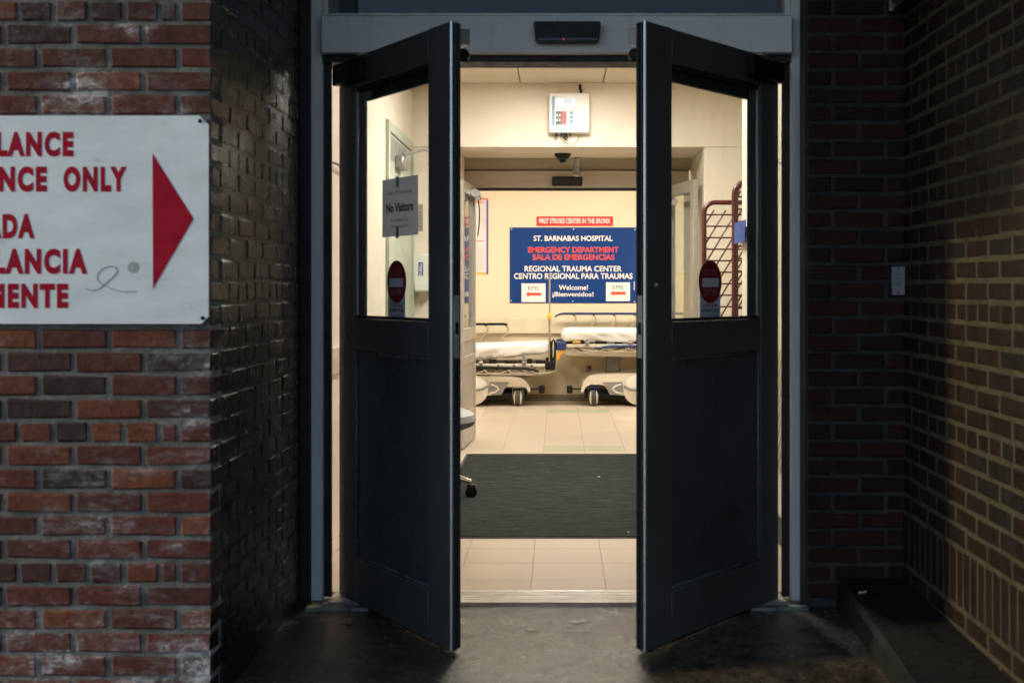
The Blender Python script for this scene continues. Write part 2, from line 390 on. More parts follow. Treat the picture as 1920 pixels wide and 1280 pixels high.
for kk in range(-1, 36):
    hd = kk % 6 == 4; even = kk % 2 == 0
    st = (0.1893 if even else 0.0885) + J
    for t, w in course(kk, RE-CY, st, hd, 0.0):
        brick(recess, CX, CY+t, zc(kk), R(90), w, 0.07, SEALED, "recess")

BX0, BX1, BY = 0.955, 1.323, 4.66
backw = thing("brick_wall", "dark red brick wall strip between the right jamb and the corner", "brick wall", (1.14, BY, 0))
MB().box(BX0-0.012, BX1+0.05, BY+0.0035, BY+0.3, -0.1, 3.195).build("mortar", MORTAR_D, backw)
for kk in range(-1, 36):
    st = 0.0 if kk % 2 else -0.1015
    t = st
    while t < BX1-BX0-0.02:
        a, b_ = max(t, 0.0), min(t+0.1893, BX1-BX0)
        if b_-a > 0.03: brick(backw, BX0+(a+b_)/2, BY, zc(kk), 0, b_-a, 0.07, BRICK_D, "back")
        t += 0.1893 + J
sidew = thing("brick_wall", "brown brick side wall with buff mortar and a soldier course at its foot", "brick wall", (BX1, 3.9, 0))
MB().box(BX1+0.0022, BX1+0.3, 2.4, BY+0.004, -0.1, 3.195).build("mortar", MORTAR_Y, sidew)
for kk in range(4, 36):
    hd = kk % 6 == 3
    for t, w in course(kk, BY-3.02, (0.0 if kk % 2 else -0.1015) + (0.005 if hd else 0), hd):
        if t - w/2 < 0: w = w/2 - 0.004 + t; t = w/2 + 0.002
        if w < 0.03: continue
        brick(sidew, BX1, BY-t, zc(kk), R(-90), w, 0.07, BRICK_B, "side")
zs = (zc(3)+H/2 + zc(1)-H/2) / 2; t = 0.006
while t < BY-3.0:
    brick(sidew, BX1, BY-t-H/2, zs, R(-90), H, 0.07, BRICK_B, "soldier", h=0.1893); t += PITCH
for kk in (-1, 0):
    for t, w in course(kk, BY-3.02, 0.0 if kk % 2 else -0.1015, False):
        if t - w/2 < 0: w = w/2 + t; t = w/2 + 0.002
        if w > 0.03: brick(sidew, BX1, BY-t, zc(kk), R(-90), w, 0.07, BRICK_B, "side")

# roof over the recess, its unseen front run out to shade the ground, and the outer skin of the building (closes the interior against the sky)
SOFFIT = plain("soffit_paint", (0.05,0.05,0.055), 0.7)
tag(MB().box(-2.6, 2.6, 2.55, 5.0, 3.20, 3.35).build("shading_canopy", SOFFIT), kind="structure")
SKIN = plain("plain_render", (0.25,0.22,0.2), 0.8)
tag(MB().box(-3.3, 3.3, 5.06, 13.6, 2.86, 2.98).build("roof", SKIN), kind="structure")

# ------------------------------------------------------------------ arrow sign on the pier
SY = CY - 0.012
def S(x, y): return PX(x, SY), PZ(y, SY)
def sign_mat():
    m, nt, b = nodes("sign_enamel"); p = pos(nt)
    r = ramp(nt, [(0.32, (0.70,0.73,0.74)), (0.62, (0.82,0.85,0.87))]); nt.links.new(noise_(nt, pos(nt, (0.8,1,2.2)), 5, 7, 0.68), r.inputs[0])
    d = noise_(nt, pos(nt, (3,1,9)), 2.2, 8, 0.75); rd = ramp(nt, [(0.60, (1,1,1)), (0.78, (0.60,0.60,0.62))]); nt.links.new(d, rd.inputs[0])
    k = noise_(nt, p, 60, 7, 0.8); rk = ramp(nt, [(0.68, (1,1,1)), (0.78, (0.42,0.41,0.40))]); nt.links.new(k, rk.inputs[0])
    c = mixc(nt, 1, r.outputs[0], rd.outputs[0], 'MULTIPLY'); c = mixc(nt, 1, c, rk.outputs[0], 'MULTIPLY'); nt.links.new(c, b.inputs["Base Color"])
    b.inputs["Roughness"].default_value = 0.4; bump(nt, b, noise_(nt, pos(nt, (1,1,2)), 3.5, 3), 0.25, 0.02); return m
SIGNW = sign_mat()
RED = plain("sign_red", (0.40,0.006,0.028), 0.6, 0, 0.22, 14, spec=0.12)
sg = thing("direction_sign", "white enamel ambulance entrance sign with red arrow bolted to the brick pier", "sign", (*[-1.5], SY, 1.4))
xl = -2.02; (x1, zt), (_, zb) = S(391, 217), S(0, 607); c = 0.026
MB().prism([(xl, zb), (x1-c*0.8, zb), (x1, zb+c*0.8), (x1, zt-c), (x1-c, zt), (xl, zt)], SY, SY+0.006).build("board", SIGNW, sg)
MB().prism([S(286,288), S(363,410), S(287,541)], SY-0.0012, SY-0.0002).build("arrow", RED, sg)
for body, xr, yt, yb, n in (("AMBULANCE", 138, 247, 294, 9), ("ENTRANCE", 88, 312, 360, 8), ("ONLY", 238, 312, 360, 4), ("ENTRADA", 65, 401, 447, 7), ("AMBULANCIA", 164, 466, 514, 10), ("SOLAMENTE", 128, 531, 578, 9)):
    # width per letter measured from the visible tails of the words
    wd = {"AMBULANCE": 276, "ENTRANCE": 240, "ONLY": 119, "ENTRADA": 200, "AMBULANCIA": 312, "SOLAMENTE": 272}[body]
    (a, z1), (b_, z0) = S(xr-wd, yt), S(xr, yb)
    lettering(body, RED, sg, a, b_, z0, z1, SY-0.0009, bold=0.06, gap=1.24)
def bolt(par, x, z, y, r=0.006):
    MB().lathe([(r, 0), (r, -0.002), (r*0.6, -0.004)], (x, y, z), 'Y', 10).build("bolt", BLACK, par)
for x, y in ((375,227), (380,596)): bolt(sg, *S(x, y), SY)
loop = [S(x, y) for x, y in ((161,541),(172,545),(186,542),(200,530),(213,518),(220,509),(218,501),(207,499),(193,503),(183,513),(182,523),(189,531),(203,539),(220,545),(238,547),(256,546))]
MB().tube([(x, SY-0.0006, z) for x, z in loop], 0.0009, 5).build("pen_scrawl", plain("pen_ink", (0.10,0.11,0.13), 0.6), sg)
x, z = S(250, 501)
MB().lathe([(0.0165,0),(0.0165,-0.0008)], (x, SY, z), 'Y', 20).build("sticker", plain("worn_sticker", (0.42,0.44,0.44), 0.6, 0, 0.4, 60), sg)

# ------------------------------------------------------------------ entrance frame with header, transom and threshold
FY = 4.76
fr = thing("entrance_frame", "pale blue grey metal frame around the open double doors", "door frame", (0, FY, 0))
for s, xo, xi in ((-1, -0.972, -0.925), (1, 0.957, 0.908)):
    bx("jamb", FRAME, fr, xo, xi, FY, FY+0.13, -0.012, 3.19, c=0.004)
    bx("jamb_rebate", DARKGAP, fr, xi, xi - s*0.030, FY+0.03, FY+0.042, 0.0, 2.118)
    bx("caulk_strip", DARKGAP, fr, xo, xo + s*0.05, FY-0.02, FY+0.10, -0.012, 3.19)
mb = MB(); mb.box(-0.924, 0.907, FY-0.05, FY+0.14, 2.122, 2.272, c=0.006); mb.build("header", FRAME, fr)
bx("header_seal", DARKGAP, fr, -0.922, 0.905, FY-0.01, FY+0.12, 2.096, 2.121)
bx("transom_pane", GLASS_D, fr, -0.875, 0.862, FY+0.06, FY+0.066, 2.29, 3.19)
bx("transom_backing", plain("transom_panel", (0.22,0.22,0.24), 0.35), fr, -0.923, 0.906, FY+0.09, FY+0.11, 2.276, 3.19)
for a, b_ in ((-0.923, -0.905), (0.885, 0.906)): bx("mullion", FRAME, fr, a, b_, FY+0.01, FY+0.07, 2.276, 3.19)
bx("sill", ALU_D, fr, -0.90, 0.883, FY+0.0, FY+0.075, 2.273, 2.288)
th = MB(); y0, y1 = 4.665, 4.868; n = 7
prof = [(y0, -0.012), (y0, -0.003)]
for i in range(n):
    a = y0 + 0.012 + (y1-y0-0.02) * i/n; w = (y1-y0-0.02)/n
    prof += [(a, 0.007), (a+w*0.72, 0.007), (a+w*0.76, 0.002), (a+w*0.97, 0.002)]
prof += [(y1, 0.006), (y1, -0.012)]
th.prism(prof, -0.89, 0.875, 'X'); th.build("threshold", plain("threshold_metal", (0.60,0.56,0.50), 0.33, 0.55, 0.35, 16, 0.2, 50, stretch=(0.4,2,1)), fr, smooth=False)

STONE = plain("sill_stone", (0.26,0.27,0.23), 0.5, 0, 0.3, 18, 0.3, 60)
for a, b_ in ((-0.965, -0.80), (-0.797, -0.66), (0.70, 0.83), (0.833, 0.95)): bx("sill_stone", STONE, fr, a, b_, 4.60+random.uniform(0,.02), 4.662, -0.02, random.uniform(0.0,0.004), c=0.004)
def puddle(cx, cy, rx, ry, seed, z=-0.0068, mat=None):
    mb = MB(); n = 40; pts = []
    for i in range(n):
        a = 2*math.pi*i/n; k_ = 1 + 0.55*noise.noise((math.cos(a)*1.3+seed, math.sin(a)*1.3, seed*3.1)) + 0.2*noise.noise((math.cos(a)*4+seed, math.sin(a)*4, seed))
        pts.append((cx+rx*k_*math.cos(a), cy+ry*k_*math.sin(a)))
    mb.add([(x, y, z) for x, y in pts] + [(cx, cy, z)], [(i, (i+1)%n, n) for i in range(n)])
    return tag(mb.build("puddle", mat), kind="structure")
def water_mat(name, base, rough, b0, sc_):
    m, nt, b = nodes(name); p = pos(nt); b.inputs["Base Color"].default_value = (*base, 1); b.inputs["Roughness"].default_value = rough; b.inputs["Specular IOR Level"].default_value = 0.9
    bump(nt, b, noise_(nt, p, sc_, 3, 0.6), b0, 0.004); return m
WATER = water_mat("standing_water", (0.06,0.05,0.04), 0.06, 1.0, 70)
for i, (x, y, rx, ry) in enumerate(((1066,1172,0.020,0.020),(1090,1182,0.045,0.014),(1103,1178,0.012,0.035),(1102,1160,0.016,0.018),(996,1180,0.020,0.020),(1080,1165,0.03,0.02))):
    Y_ = F*1.2265/(y-VY); puddle(PX(x, Y_), Y_, rx, ry, i*1.37+0.4, -0.0064+0.0002*i, WATER)

ms = thing("motion_sensor", "black motion sensor with red light on the pale door header", "sensor", (0.03, FY-0.05, 2.2))
hy = FY-0.05
x0, x1, z1, z0 = PX(1001, hy), PX(1126, hy), PZ(45, hy), PZ(83, hy)
MB().prism([(x0+.006,z0+.012),(x0+.016,z0),(x1-.016,z0),(x1-.006,z0+.012),(x1,z1-.008),(x1-.006,z1),(x0+.006,z1),(x0,z1-.008)], hy-0.045, hy-0.001).build("housing", BLACK, ms)
bx("lens_bar", plain("smoked_plastic", (0.004,0.004,0.005), 0.12), ms, x0+.014, x1-.014, hy-0.048, hy-0.045, z0+.004, z0+.014)
MB().lathe([(0.0035,0),(0.002,-0.002)], (PX(1057,hy), hy-0.048, PZ(79,hy)), 'Y', 8).build("indicator_light", emit("led_red", (1,0.03,0.08), 0.5), ms)

# ------------------------------------------------------------------ automatic doors
DH, DW, DT = 2.105, 0.898, 0.041
def auto_door(label, loc, rz, m, W):
    d = thing("automatic_door", label, "door", loc, rz, "automatic swing doors of the entrance")
    def b(name, mat, u0, u1, y0, y1, z0, z1, c=0.0, par=None):
        return bx(name, mat, par or d, m*u0, m*u1, y0, y1, z0, z1, c=c, local=True)
    u1, u2 = 0.135, 0.742; zb, z1, z2, z3 = 0.178, 0.975, 1.098, 1.985
    b("hinge_stile", DOORP, 0.0, u1, 0, DT, 0.004, DH, 0.003)
    b("lock_stile", DOORP, u2, W-0.008, 0, DT, 0.004, DH, 0.003)
    b("rail", DOORP, u1, u2, 0.0006, DT-0.0006, 0.006, zb, 0.003)
    b("rail", DOORP, u1, u2, 0.0006, DT-0.0006, z1, z2, 0.003)
    b("rail", DOORP, u1, u2, 0.0006, DT-0.0006, z3, DH-0.002, 0.003)
    b("panel", DOORPANEL, u1, u2, 0.013, DT-0.010, zb, z1)
    mold = MB()
    for a in ((u1, u1+0.012, zb, z1), (u2-0.012, u2, zb, z1), (u1+.012, u2-.012, zb, zb+0.012), (u1+.012, u2-.012, z1-0.012, z1)):
        mold.box(m*a[0], m*a[1], 0.004, 0.013, a[2], a[3], 0.004)
    mold.build("panel_moulding", plain("moulding_bronze", (0.15,0.155,0.165), 0.3, 0.3), d, True)
    b("bead", ALU_D, u1, u1+0.012, 0.006, 0.018, z2, z3, 0.002)
    gl = b("glass_pane", GLASS, u1+0.002, u2-0.002, 0.020, 0.026, z2-0.004, z3+0.004)
    for a, c_ in ((u1, u1+0.040), (u2-0.014, u2)): b("bead", DARKGAP, a+0.0005, c_, 0.027, 0.040, z2+0.001, z3-0.001, 0.002)
    b("bead", DARKGAP, u1+0.041, u2-0.015, 0.027, 0.043, z3-0.055, z3-0.001, 0.002)
    b("bead", DARKGAP, u1+0.013, u2, 0.005, 0.018, z3-0.014, z3-0.001, 0.002)
    b("bead", DARKGAP, u1+0.013, u2, 0.005, 0.018, z2+0.001, z2+0.012, 0.002)
    MB().tube([(m*(W-0.006), 0.007, 0.004), (m*(W-0.006), 0.007, DH)], 0.0072, 12).build("edge_trim", ALU, d, True)
    for y in (0.021, 0.036): MB().tube([(m*(W-0.006), y, 0.01), (m*(W-0.006), y, DH-0.004)], 0.0058, 8).build("weather_seal", DARKGAP, d, True)
    lp = b("lock_plate", ALU_D, W-0.008, W+0.0012, 0.014, 0.034, 0.98, 1.19, 0.001)
    b("latch", BLACK, W+0.0005, W+0.002, 0.018, 0.030, 1.06, 1.10, 0.0, lp)
    b("operator_arm", BLACK, 0.01, 0.25, -0.035, -0.001, 2.005, 2.085, 0.005)  # black box takes in the track arm and the shadow under the header
    b("top_block", ALU_D, W-0.085, W-0.012, DT+0.001, DT+0.042, 2.035, 2.088, 0.002)
    mb = MB(); mb.tube([(m*(W-0.11), DT+0.022, 2.0), (m*(W-0.020), DT+0.022, 2.0), (m*(W-0.012), DT+0.022, 2.0)], [0.024,0.024,0.016], 14); mb.build("roller_guide", BLACK, d, True)
    if m < 0: MB().lathe([(0.010,0),(0.010,-0.006),(0.006,-0.010)], (m*(W-0.06), 0, 1.225), 'Y', 12).build("key_cylinder", ALU_D, d, True)
    b("bottom_sweep", DARKGAP, 0.01, W-0.02, 0.012, 0.036, -0.004, 0.006)
    return d
aL = math.atan2(-0.743, 0.505); aR = math.atan2(0.690, 0.562)
doorL = auto_door("left dark charcoal automatic door swung open with a visitors notice taped inside its glass", (-0.868, 4.80, 0), aL, 1, 0.900)
doorR = auto_door("right dark charcoal automatic door swung open in front of the red mesh carts", (0.857, 4.745, 0), aR, -1, 0.900)

INK = plain("black_ink", (0.02,0.02,0.022), 0.7); INKG = plain("grey_ink", (0.11,0.11,0.12), 0.7)
def on_door(o, loc, rz): o.location = loc; o.rotation_euler = (0,0,rz)
GY = 0.0185   # just in front of the pane
def sheet_mat():
    m = bpy.data.materials.new("thin_paper"); m.use_nodes = True; nt = m.node_tree; nt.nodes.clear()
    out = N(nt, "ShaderNodeOutputMaterial"); mx = N(nt, "ShaderNodeMixShader"); mx.inputs[0].default_value = 0.22
    d = N(nt, "ShaderNodeBsdfDiffuse"); d.inputs[0].default_value = (0.84,0.85,0.87,1); t = N(nt, "ShaderNodeBsdfTranslucent"); t.inputs[0].default_value = (0.75,0.78,0.85,1)
    nt.links.new(d.outputs[0], mx.inputs[1]); nt.links.new(t.outputs[0], mx.inputs[2]); nt.links.new(mx.outputs[0], out.inputs[0]); return m
nt_ = thing("paper_notice", "landscape paper notice about no visitors taped to the left door glass", "notice", (-0.868,4.80,0), aL)
u0, u1, z0, z1 = 0.3485, 0.634, 1.402, 1.614
MB().add([(u0,GY,z0),(u1,GY,z0),(u1,GY,z1),(u0,GY,z1)], [(0,1,2,3)]).build("sheet", sheet_mat(), nt_, True)
for body, zc_, h, w, bo, mt in (("Due to Coronavirus", 1.562, 0.014, 0.19, 0.0, INKG), ("No Visitors", 1.507, 0.033, 0.215, 0.035, INK), ("Are allowed in the", 1.462, 0.013, 0.135, 0.0, INKG), ("Emergency Room", 1.437, 0.015, 0.135, 0.0, INKG)):
    um = (u0+u1)/2; lettering(body, mt, nt_, um-w/2, um+w/2, zc_-h/2, zc_+h/2, GY-0.0012, bo, local=True)
TAPE = plain("tape", (0.28,0.30,0.33), 0.3)
for zz in (1.60, 1.415): bx("tape", TAPE, nt_, u0+0.115, u0+0.137, GY-0.0018, GY-0.0008, zz-0.02, zz+0.02, local=True)
DRED = plain("decal_red", (0.30,0.012,0.018), 0.4); DWHITE = plain("decal_white", (0.72,0.73,0.78), 0.4)
def decal(label, loc, rz, uc, m):
    t = thing("warning_decal", label, "decal", loc, rz, "do not enter decals on the door glass")
    y = GY; c = m*uc; zc_ = 1.237
    bx("label_strip", DWHITE, t, c-0.069, c+0.069, y-0.0004, y+0.0004, 1.104, 1.195, local=True)
    MB().lathe([(0.0775, 0.0004), (0.0775, -0.001)], (c, y, zc_), 'Y', 36).build("disc", DRED, t, True)
    bx("bar", DWHITE, t, c-0.055, c+0.055, y-0.0022, y-0.0014, zc_-0.019, zc_+0.013, local=True)
    pale = plain("decal_faded", (0.55,0.24,0.26), 0.5)
    lettering("DO NOT", pale, t, c-0.048, c+0.048, zc_+0.022, zc_+0.044, y-0.0016, 0.0, local=True)
    lettering("ENTER", pale, t, c-0.045, c+0.045, zc_-0.05, zc_-0.027, y-0.0016, 0.0, local=True)
    lettering("STAND CLEAR", RED, t, c-0.045, c+0.045, 1.146, 1.157, y-0.0012, 0.03, local=True)
    lettering("AUTOMATIC DOOR", INK, t, c-0.061, c+0.061, 1.127, 1.140, y-0.0012, 0.03, local=True)
    lettering("CAUTION MOVING DOOR", INKG, t, c-0.055, c+0.055, 1.112, 1.120, y-0.0012, 0.0, local=True)
decal("red do not enter decal on the left door glass below the paper notice", (-0.868,4.80,0), aL, 0.466, 1)
decal("red do not enter decal on the right door glass before the mesh carts", (0.857,4.745,0), aR, 0.469, -1)

# ------------------------------------------------------------------ small things outside
card = thing("wall_plate", "small white printed plate fixed to the dark brick beside the corner", "plate", (1.29, BY, 1.24))
py = BY-0.006
bx("plate", plain("plate_white", (0.34,0.34,0.36), 0.5), card, PX(1672,py), PX(1696,py), py-0.008, py+0.003, PZ(553,py), PZ(500,py), c=0.002)
for i, zz in enumerate((1.272, 1.262, 1.25, 1.235, 1.225)):
    bx("print_line", INKG, card, PX(1677,py), PX(1677,py)+0.028-0.004*(i%3), py-0.0095, py-0.0085, zz, zz+0.003)
for zz in (1.29, 1.195): MB().lathe([(0.003,0),(0.002,-0.002)], (1.297, py-0.0085, zz), 'Y', 8).build("screw", BLACK, card)
jb = thing("wall_box", "dark steel box mounted high on the brown brick side wall", "box", (1.32, 4.3, 2.27))
STEELB = plain("blue_black_steel", (0.05,0.06,0.08), 0.4)
bx("cabinet", STEELB, jb, 1.262, 1.318, 3.95, 4.60, 2.265, 2.68, c=0.004)
bx("door", STEELB, jb, 1.254, 1.261, 3.97, 4.58, 2.285, 2.66, c=0.002)
bx("edge_strip", ALU_D, jb, 1.250, 1.266, 4.601, 4.606, 2.262, 2.68)
cb = MB().tube([(PX(1611,4.45), 4.45, 0.101), (PX(1611,4.45)+0.028, 4.462, 0.101)], 0.0042, 10).build("cigarette_butt", plain("butt_paper", (0.75,0.70,0.62), 0.8))
tag(cb, "white cigarette butt lying on the raised concrete edge", "litter")
lf = MB(); lf.add([(-0.975,4.70,-0.008),(-0.955,4.69,0.002),(-0.93,4.70,-0.006),(-0.95,4.715,0.004),(-0.94,4.68,-0.009)], [(0,1,3),(1,2,3),(0,4,1),(4,2,1)])
tag(lf.build("fallen_leaf", plain("yellow_leaf", (0.45,0.28,0.02), 0.6)), "small yellow leaf at the foot of the left jamb", "leaf")

# ------------------------------------------------------------------ interior shell
CZ = 2.72
def struct(name, mat, *a, c=0.0): return tag(MB().box(*a, c=c).build(name, mat), kind="structure")
struct("wall_vestibule_left", CREAM, -1.30, -1.087, 4.90, 9.0, -0.014, CZ+0.1)
struct("wall_vestibule_front_left", CREAM, -1.30, -0.93, 4.892, 4.899, 0, CZ+0.1)
struct("wall_vestibule_right", CREAM, 1.05, 1.30, 4.90, 6.97, -0.014, CZ+0.1)
struct("wall_alcove_right", CREAM, 1.60, 1.75, 6.5, 9.0, -0.014, CZ+0.1)
struct("wall_alcove_near", CREAM, 1.301, 1.60, 6.80, 6.97, -0.014, CZ+0.1)
struct("wall_above_entrance", SKIN, -1.30, 1.30, 4.88, 5.05, 2.60, 2.85)
struct("wall_bulkhead", CREAM, -1.30, 1.75, 9.0, 9.75, 2.25, CZ+0.1, c=0.004)
struct("wall_portal_left", CREAM, -1.30, -0.758, 9.001, 9.75, -0.014, 2.249, c=0.004)
struct("wall_portal_right", CREAM, 1.075, 1.75, 9.001, 9.75, -0.014, 2.249, c=0.004)
struct("wall_inner_left", CREAM_B, -3.2, -0.80, 9.76, 10.05, -0.014, CZ+0.1)
struct("wall_inner_right", CREAM_B, 1.08, 3.2, 9.76, 10.05, -0.014, CZ+0.1)
struct("wall_inner_top", CREAM_B, -0.80, 1.08, 9.96, 10.05, 2.172, CZ+0.1)
struct("wall_back", CREAM_B, -3.2, 3.2, 13.2, 13.4, -0.014, CZ+0.1)
struct("wall_far_left", CREAM_B, -3.3, -3.2, 9.76, 13.4, -0.014, CZ+0.1)
struct("wall_far_right", CREAM_B, 3.2, 3.3, 9.76, 13.4, -0.014, CZ+0.1)
def tile_mat(name, col):
    m, nt, b = nodes(name); oi = N(nt, "ShaderNodeObjectInfo"); p = pos(nt)
    r = ramp(nt, [(0, tuple(c*0.96 for c in col)), (1, tuple(c*1.03 for c in col))]); nt.links.new(oi.outputs["Random"], r.inputs[0])
    n1 = noise_(nt, p, 1.1, 2, 0.5); r2 = ramp(nt, [(0.3, (0.93,0.92,0.90)), (0.65, (1,1,1))]); nt.links.new(n1, r2.inputs[0])
    sc = noise_(nt, pos(nt, (14, 3, 1)), 3.0, 2, 0.5); r3 = ramp(nt, [(0.70, (1,1,1)), (0.85, (0.86,0.83,0.78))]); nt.links.new(sc, r3.inputs[0])
    c = mixc(nt, 1, r.outputs[0], r2.outputs[0], 'MULTIPLY'); c = mixc(nt, 1, c, r3.outputs[0], 'MULTIPLY')
    nt.links.new(c, b.inputs["Base Color"]); b.inputs["Roughness"].default_value = 0.3; return m
TILE = tile_mat("vinyl_tile", (0.60,0.51,0.40)); TILE_G = tile_mat("vinyl_tile_green", (0.43,0.45,0.31))
fl = tag(MB().box(-3.2, 3.2, 4.869, 13.4, -0.0145, -0.0035).build("floor", plain("tile_joint", (0.24,0.19,0.14), 0.8)), kind="structure")
TS = 0.3048; tm = {}
for key, mt in (("b", TILE), ("g", TILE_G)): tm[key] = MB().box(-TS/2+.0009, TS/2-.0009, -TS/2+.0009, TS/2-.0009, -0.0035, 0.0, c=0.0008).mesh("tile", mt, False)
tx0 = PX(1003.8, F*1.22/(1009.7-VY)); ty0 = 5.365
def in_room(x, y):
    if y < 9.0: return -1.25 < x < (1.2 if y < 6.8 else 1.7)
    if y < 9.8: return -0.9 < x < 1.2
    return -1.7 < x < 1.9
for i in range(-7, 8):
    for j in range(-2, 27):
        x, y = tx0 + (i+0.5)*TS, ty0 + (j+0.5)*TS
        if not in_room(x, y) or y + TS/2 > 13.25: continue
        s = 1.0
        green = (j in (12, 21)) and i in (0, 1)
        o = bpy.data.objects.new("tile", tm["g" if green else "b"]); COL.objects.link(o); o.parent = fl
        yy0, yy1 = max(y-TS/2, 4.87), y+TS/2
        o.location = (x, (yy0+yy1)/2, 0); o.scale = (1, (yy1-yy0)/TS, 1)
CT = plain("ceiling_tile", (0.66,0.58,0.46), 0.8, 0, 0.06, 9, 0.3, 120)
ce = tag(MB().box(-1.30, 1.75, 5.051, 9.0, CZ+0.012, CZ+0.05).build("ceiling", plain("ceiling_grid", (0.30,0.25,0.2), 0.6)), kind="structure")
VL = [(0.10, 7.55), (0.02, 5.75)]      # troffer centres (vestibule)
def near_light(x, y, L): return any(abs(x-a) < 0.35 and abs(y-b) < 0.62 for a, b in L)
y = 8.995
while y > 5.2:
    for i in range(-3, 4):
        a, b_ = max(-1.086, -0.59+i*0.61-0.30), min(1.598, -0.59+i*0.61+0.30)
        if b_-a < 0.05 or near_light((a+b_)/2, y-0.30, VL): continue
        bx("panel", CT, ce, a, b_, y-0.30, y, CZ+random.uniform(0,0.003), CZ+0.011, c=0.003)
    y -= 0.305
struct("ceiling_far", plain("ceiling_far_paint", (0.70,0.62,0.48), 0.8), -3.2, 3.2, 9.76, 13.4, CZ, CZ+0.05)
LIGHT = emit("fluorescent_diffuser", (1.0, 0.945, 0.85), 32.0)
def troffer(x, y, w, l, label, m=LIGHT):
    t = thing("ceiling_light", label, "ceiling light", (x, y, CZ))
    f = MB()
    for a in ((x-w/2-.02, x-w/2, y-l/2-.02, y+l/2+.02), (x+w/2, x+w/2+.02, y-l/2-.02, y+l/2+.02), (x-w/2, x+w/2, y-l/2-.02, y-l/2), (x-w/2, x+w/2, y+l/2, y+l/2+.02)):
        f.box(*a, CZ-0.02, CZ-0.002)
    f.build("frame", WHITE, t); bx("diffuser", m, t, x-w/2, x+w/2, y-l/2, y+l/2, CZ-0.014, CZ-0.006)
troffer(0.10, 7.55, 0.60, 1.0, "ceiling light panel over the vestibule mat")
troffer(0.02, 5.75, 0.50, 0.60, "ceiling light panel just inside the entrance", emit("fluorescent_diffuser_dim", (1.0, 0.90, 0.75), 1.2))
LIGHT2 = emit("fluorescent_diffuser_far", (1.0, 0.93, 0.82), 13.5)
troffer(0.2, 11.6, 1.2, 0.60, "ceiling light panel above the blue hospital sign", LIGHT2)
troffer(-1.6, 11.6, 1.0, 0.60, "ceiling light panel above the left stretcher", LIGHT2)
troffer(1.8, 11.6, 1.0, 0.60, "ceiling light panel above the right stretcher", LIGHT2)
# crash rail and skirting
struct("crash_rail", plain("rail_cream", (0.70,0.62,0.45), 0.4), -3.2, 3.2, 13.165, 13.199, PZ(626,13.17), PZ(596,13.17), c=0.008)
BASE = plain("black_skirting", (0.02,0.019,0.018), 0.5)
struct("skirting_right", BASE, 1.042, 1.049, 4.95, 6.97, 0.001, 0.13)
struct("skirting_back", plain("tan_skirting", (0.30,0.25,0.17), 0.5), -3.2, 3.2, 13.188, 13.199, 0.001, 0.05)
def tread_mat():
    m, nt, b = nodes("tread_plate"); p = pos(nt, (1, 1, 1))
    w = N(nt, "ShaderNodeTexWave", wave_type='BANDS', bands_direction='DIAGONAL'); w.inputs["Scale"].default_value = 9; w.inputs["Distortion"].default_value = 0.5; nt.links.new(p, w.inputs[0])
    b.inputs["Base Color"].default_value = (0.52,0.44,0.34,1); b.inputs["Roughness"].default_value = 0.35; b.inputs["Metallic"].default_value = 0.3
    bump(nt, b, w.outputs[1], 0.6, 0.01); return m
tp = MB().box(1.040, 1.048, 4.95, 6.95, 0.35, 0.92, c=0.002).build("tread_plate", tread_mat())
tag(tp, "metal tread plate sheet on the wall behind the right door gap", "wall guard")
wg = MB().box(-1.086, -1.066, 4.95, 7.3, 0.80, 0.93, c=0.005).build("wall_guard", plain("guard_cream", (0.62,0.54,0.42), 0.4))
tag(wg, "cream bumper rail on the wall behind the left door gap", "wall guard")

# ------------------------------------------------------------------ vestibule: side door, dispenser, alarm box
sdr = thing("side_door", "pale green metal door in the left vestibule wall", "door", (-1.087, 8.3, 0))
GREEN = plain("pale_green_paint", (0.42,0.45,0.36), 0.45); GREEN2 = plain("pale_green_door", (0.46,0.49,0.40), 0.45)
fw = 0.06; ya, yb = 7.62, 8.93
bx("frame", GREEN, sdr, -1.0868, -1.062, ya, ya+fw, 0, 2.27, c=0.004)
bx("frame", GREEN, sdr, -1.0868, -1.062, yb-fw, yb, 0, 2.27, c=0.004)
bx("frame", GREEN, sdr, -1.0868, -1.062, ya+fw, yb-fw, 2.20, 2.27, c=0.004)
lf_ = bx("leaf", GREEN2, sdr, -1.086, -1.076, ya+fw+.003, yb-fw-.003, 0.01, 2.197)
bx("grille", plain("grey_grille", (0.25,0.25,0.23), 0.6), lf_, -1.0758, -1.073, ya+fw+0.05, yb-fw-0.3, 2.03, 2.18)
cl = bx("closer", ALU_D, sdr, -1.074, -1.02, ya+0.35, ya+0.62, 2.00, 2.08, c=0.008)
MB().tube([(-1.04, ya+0.5, 2.10), (-0.93, ya+0.75, 2.16), (-0.90, ya+1.15, 2.19)], 0.011, 8).build("closer_arm", ALU_D, sdr)
dp = thing("sanitizer_dispenser", "white hand sanitizer dispenser on the wall beside the green door", "dispenser", (-1.0, 9.0, 1.3))
wy = 9.0
x0, x1, z0, z1 = PX(777,wy), PX(815,wy), PZ(548,wy), PZ(477,wy)
bx("body", WHITE, dp, x0, x1, wy-0.10, wy-0.001, z0, z1, c=0.012)
bx("push_bar", WHITE, dp, x0+0.012, x1-0.012, wy-0.118, wy-0.101, z0+0.01, z0+0.07, c=0.006)
lx = PX(789,wy-0.1)
bx("logo_panel", plain("logo_blue", (0.03,0.05,0.22), 0.4), dp, lx-0.018, lx+0.018, wy-0.1020, wy-0.1008, PZ(517,8.9), PZ(492,8.9))
lettering("PURELL", PAPER, dp, lx-0.011, lx+0.011, PZ(516,8.9), PZ(493,8.9), wy-0.1026, 0.02, rot=True)
pq = thing("wall_placard", "small grey text placard above the sanitizer dispenser", "placard", (-1.04, wy, 1.7))
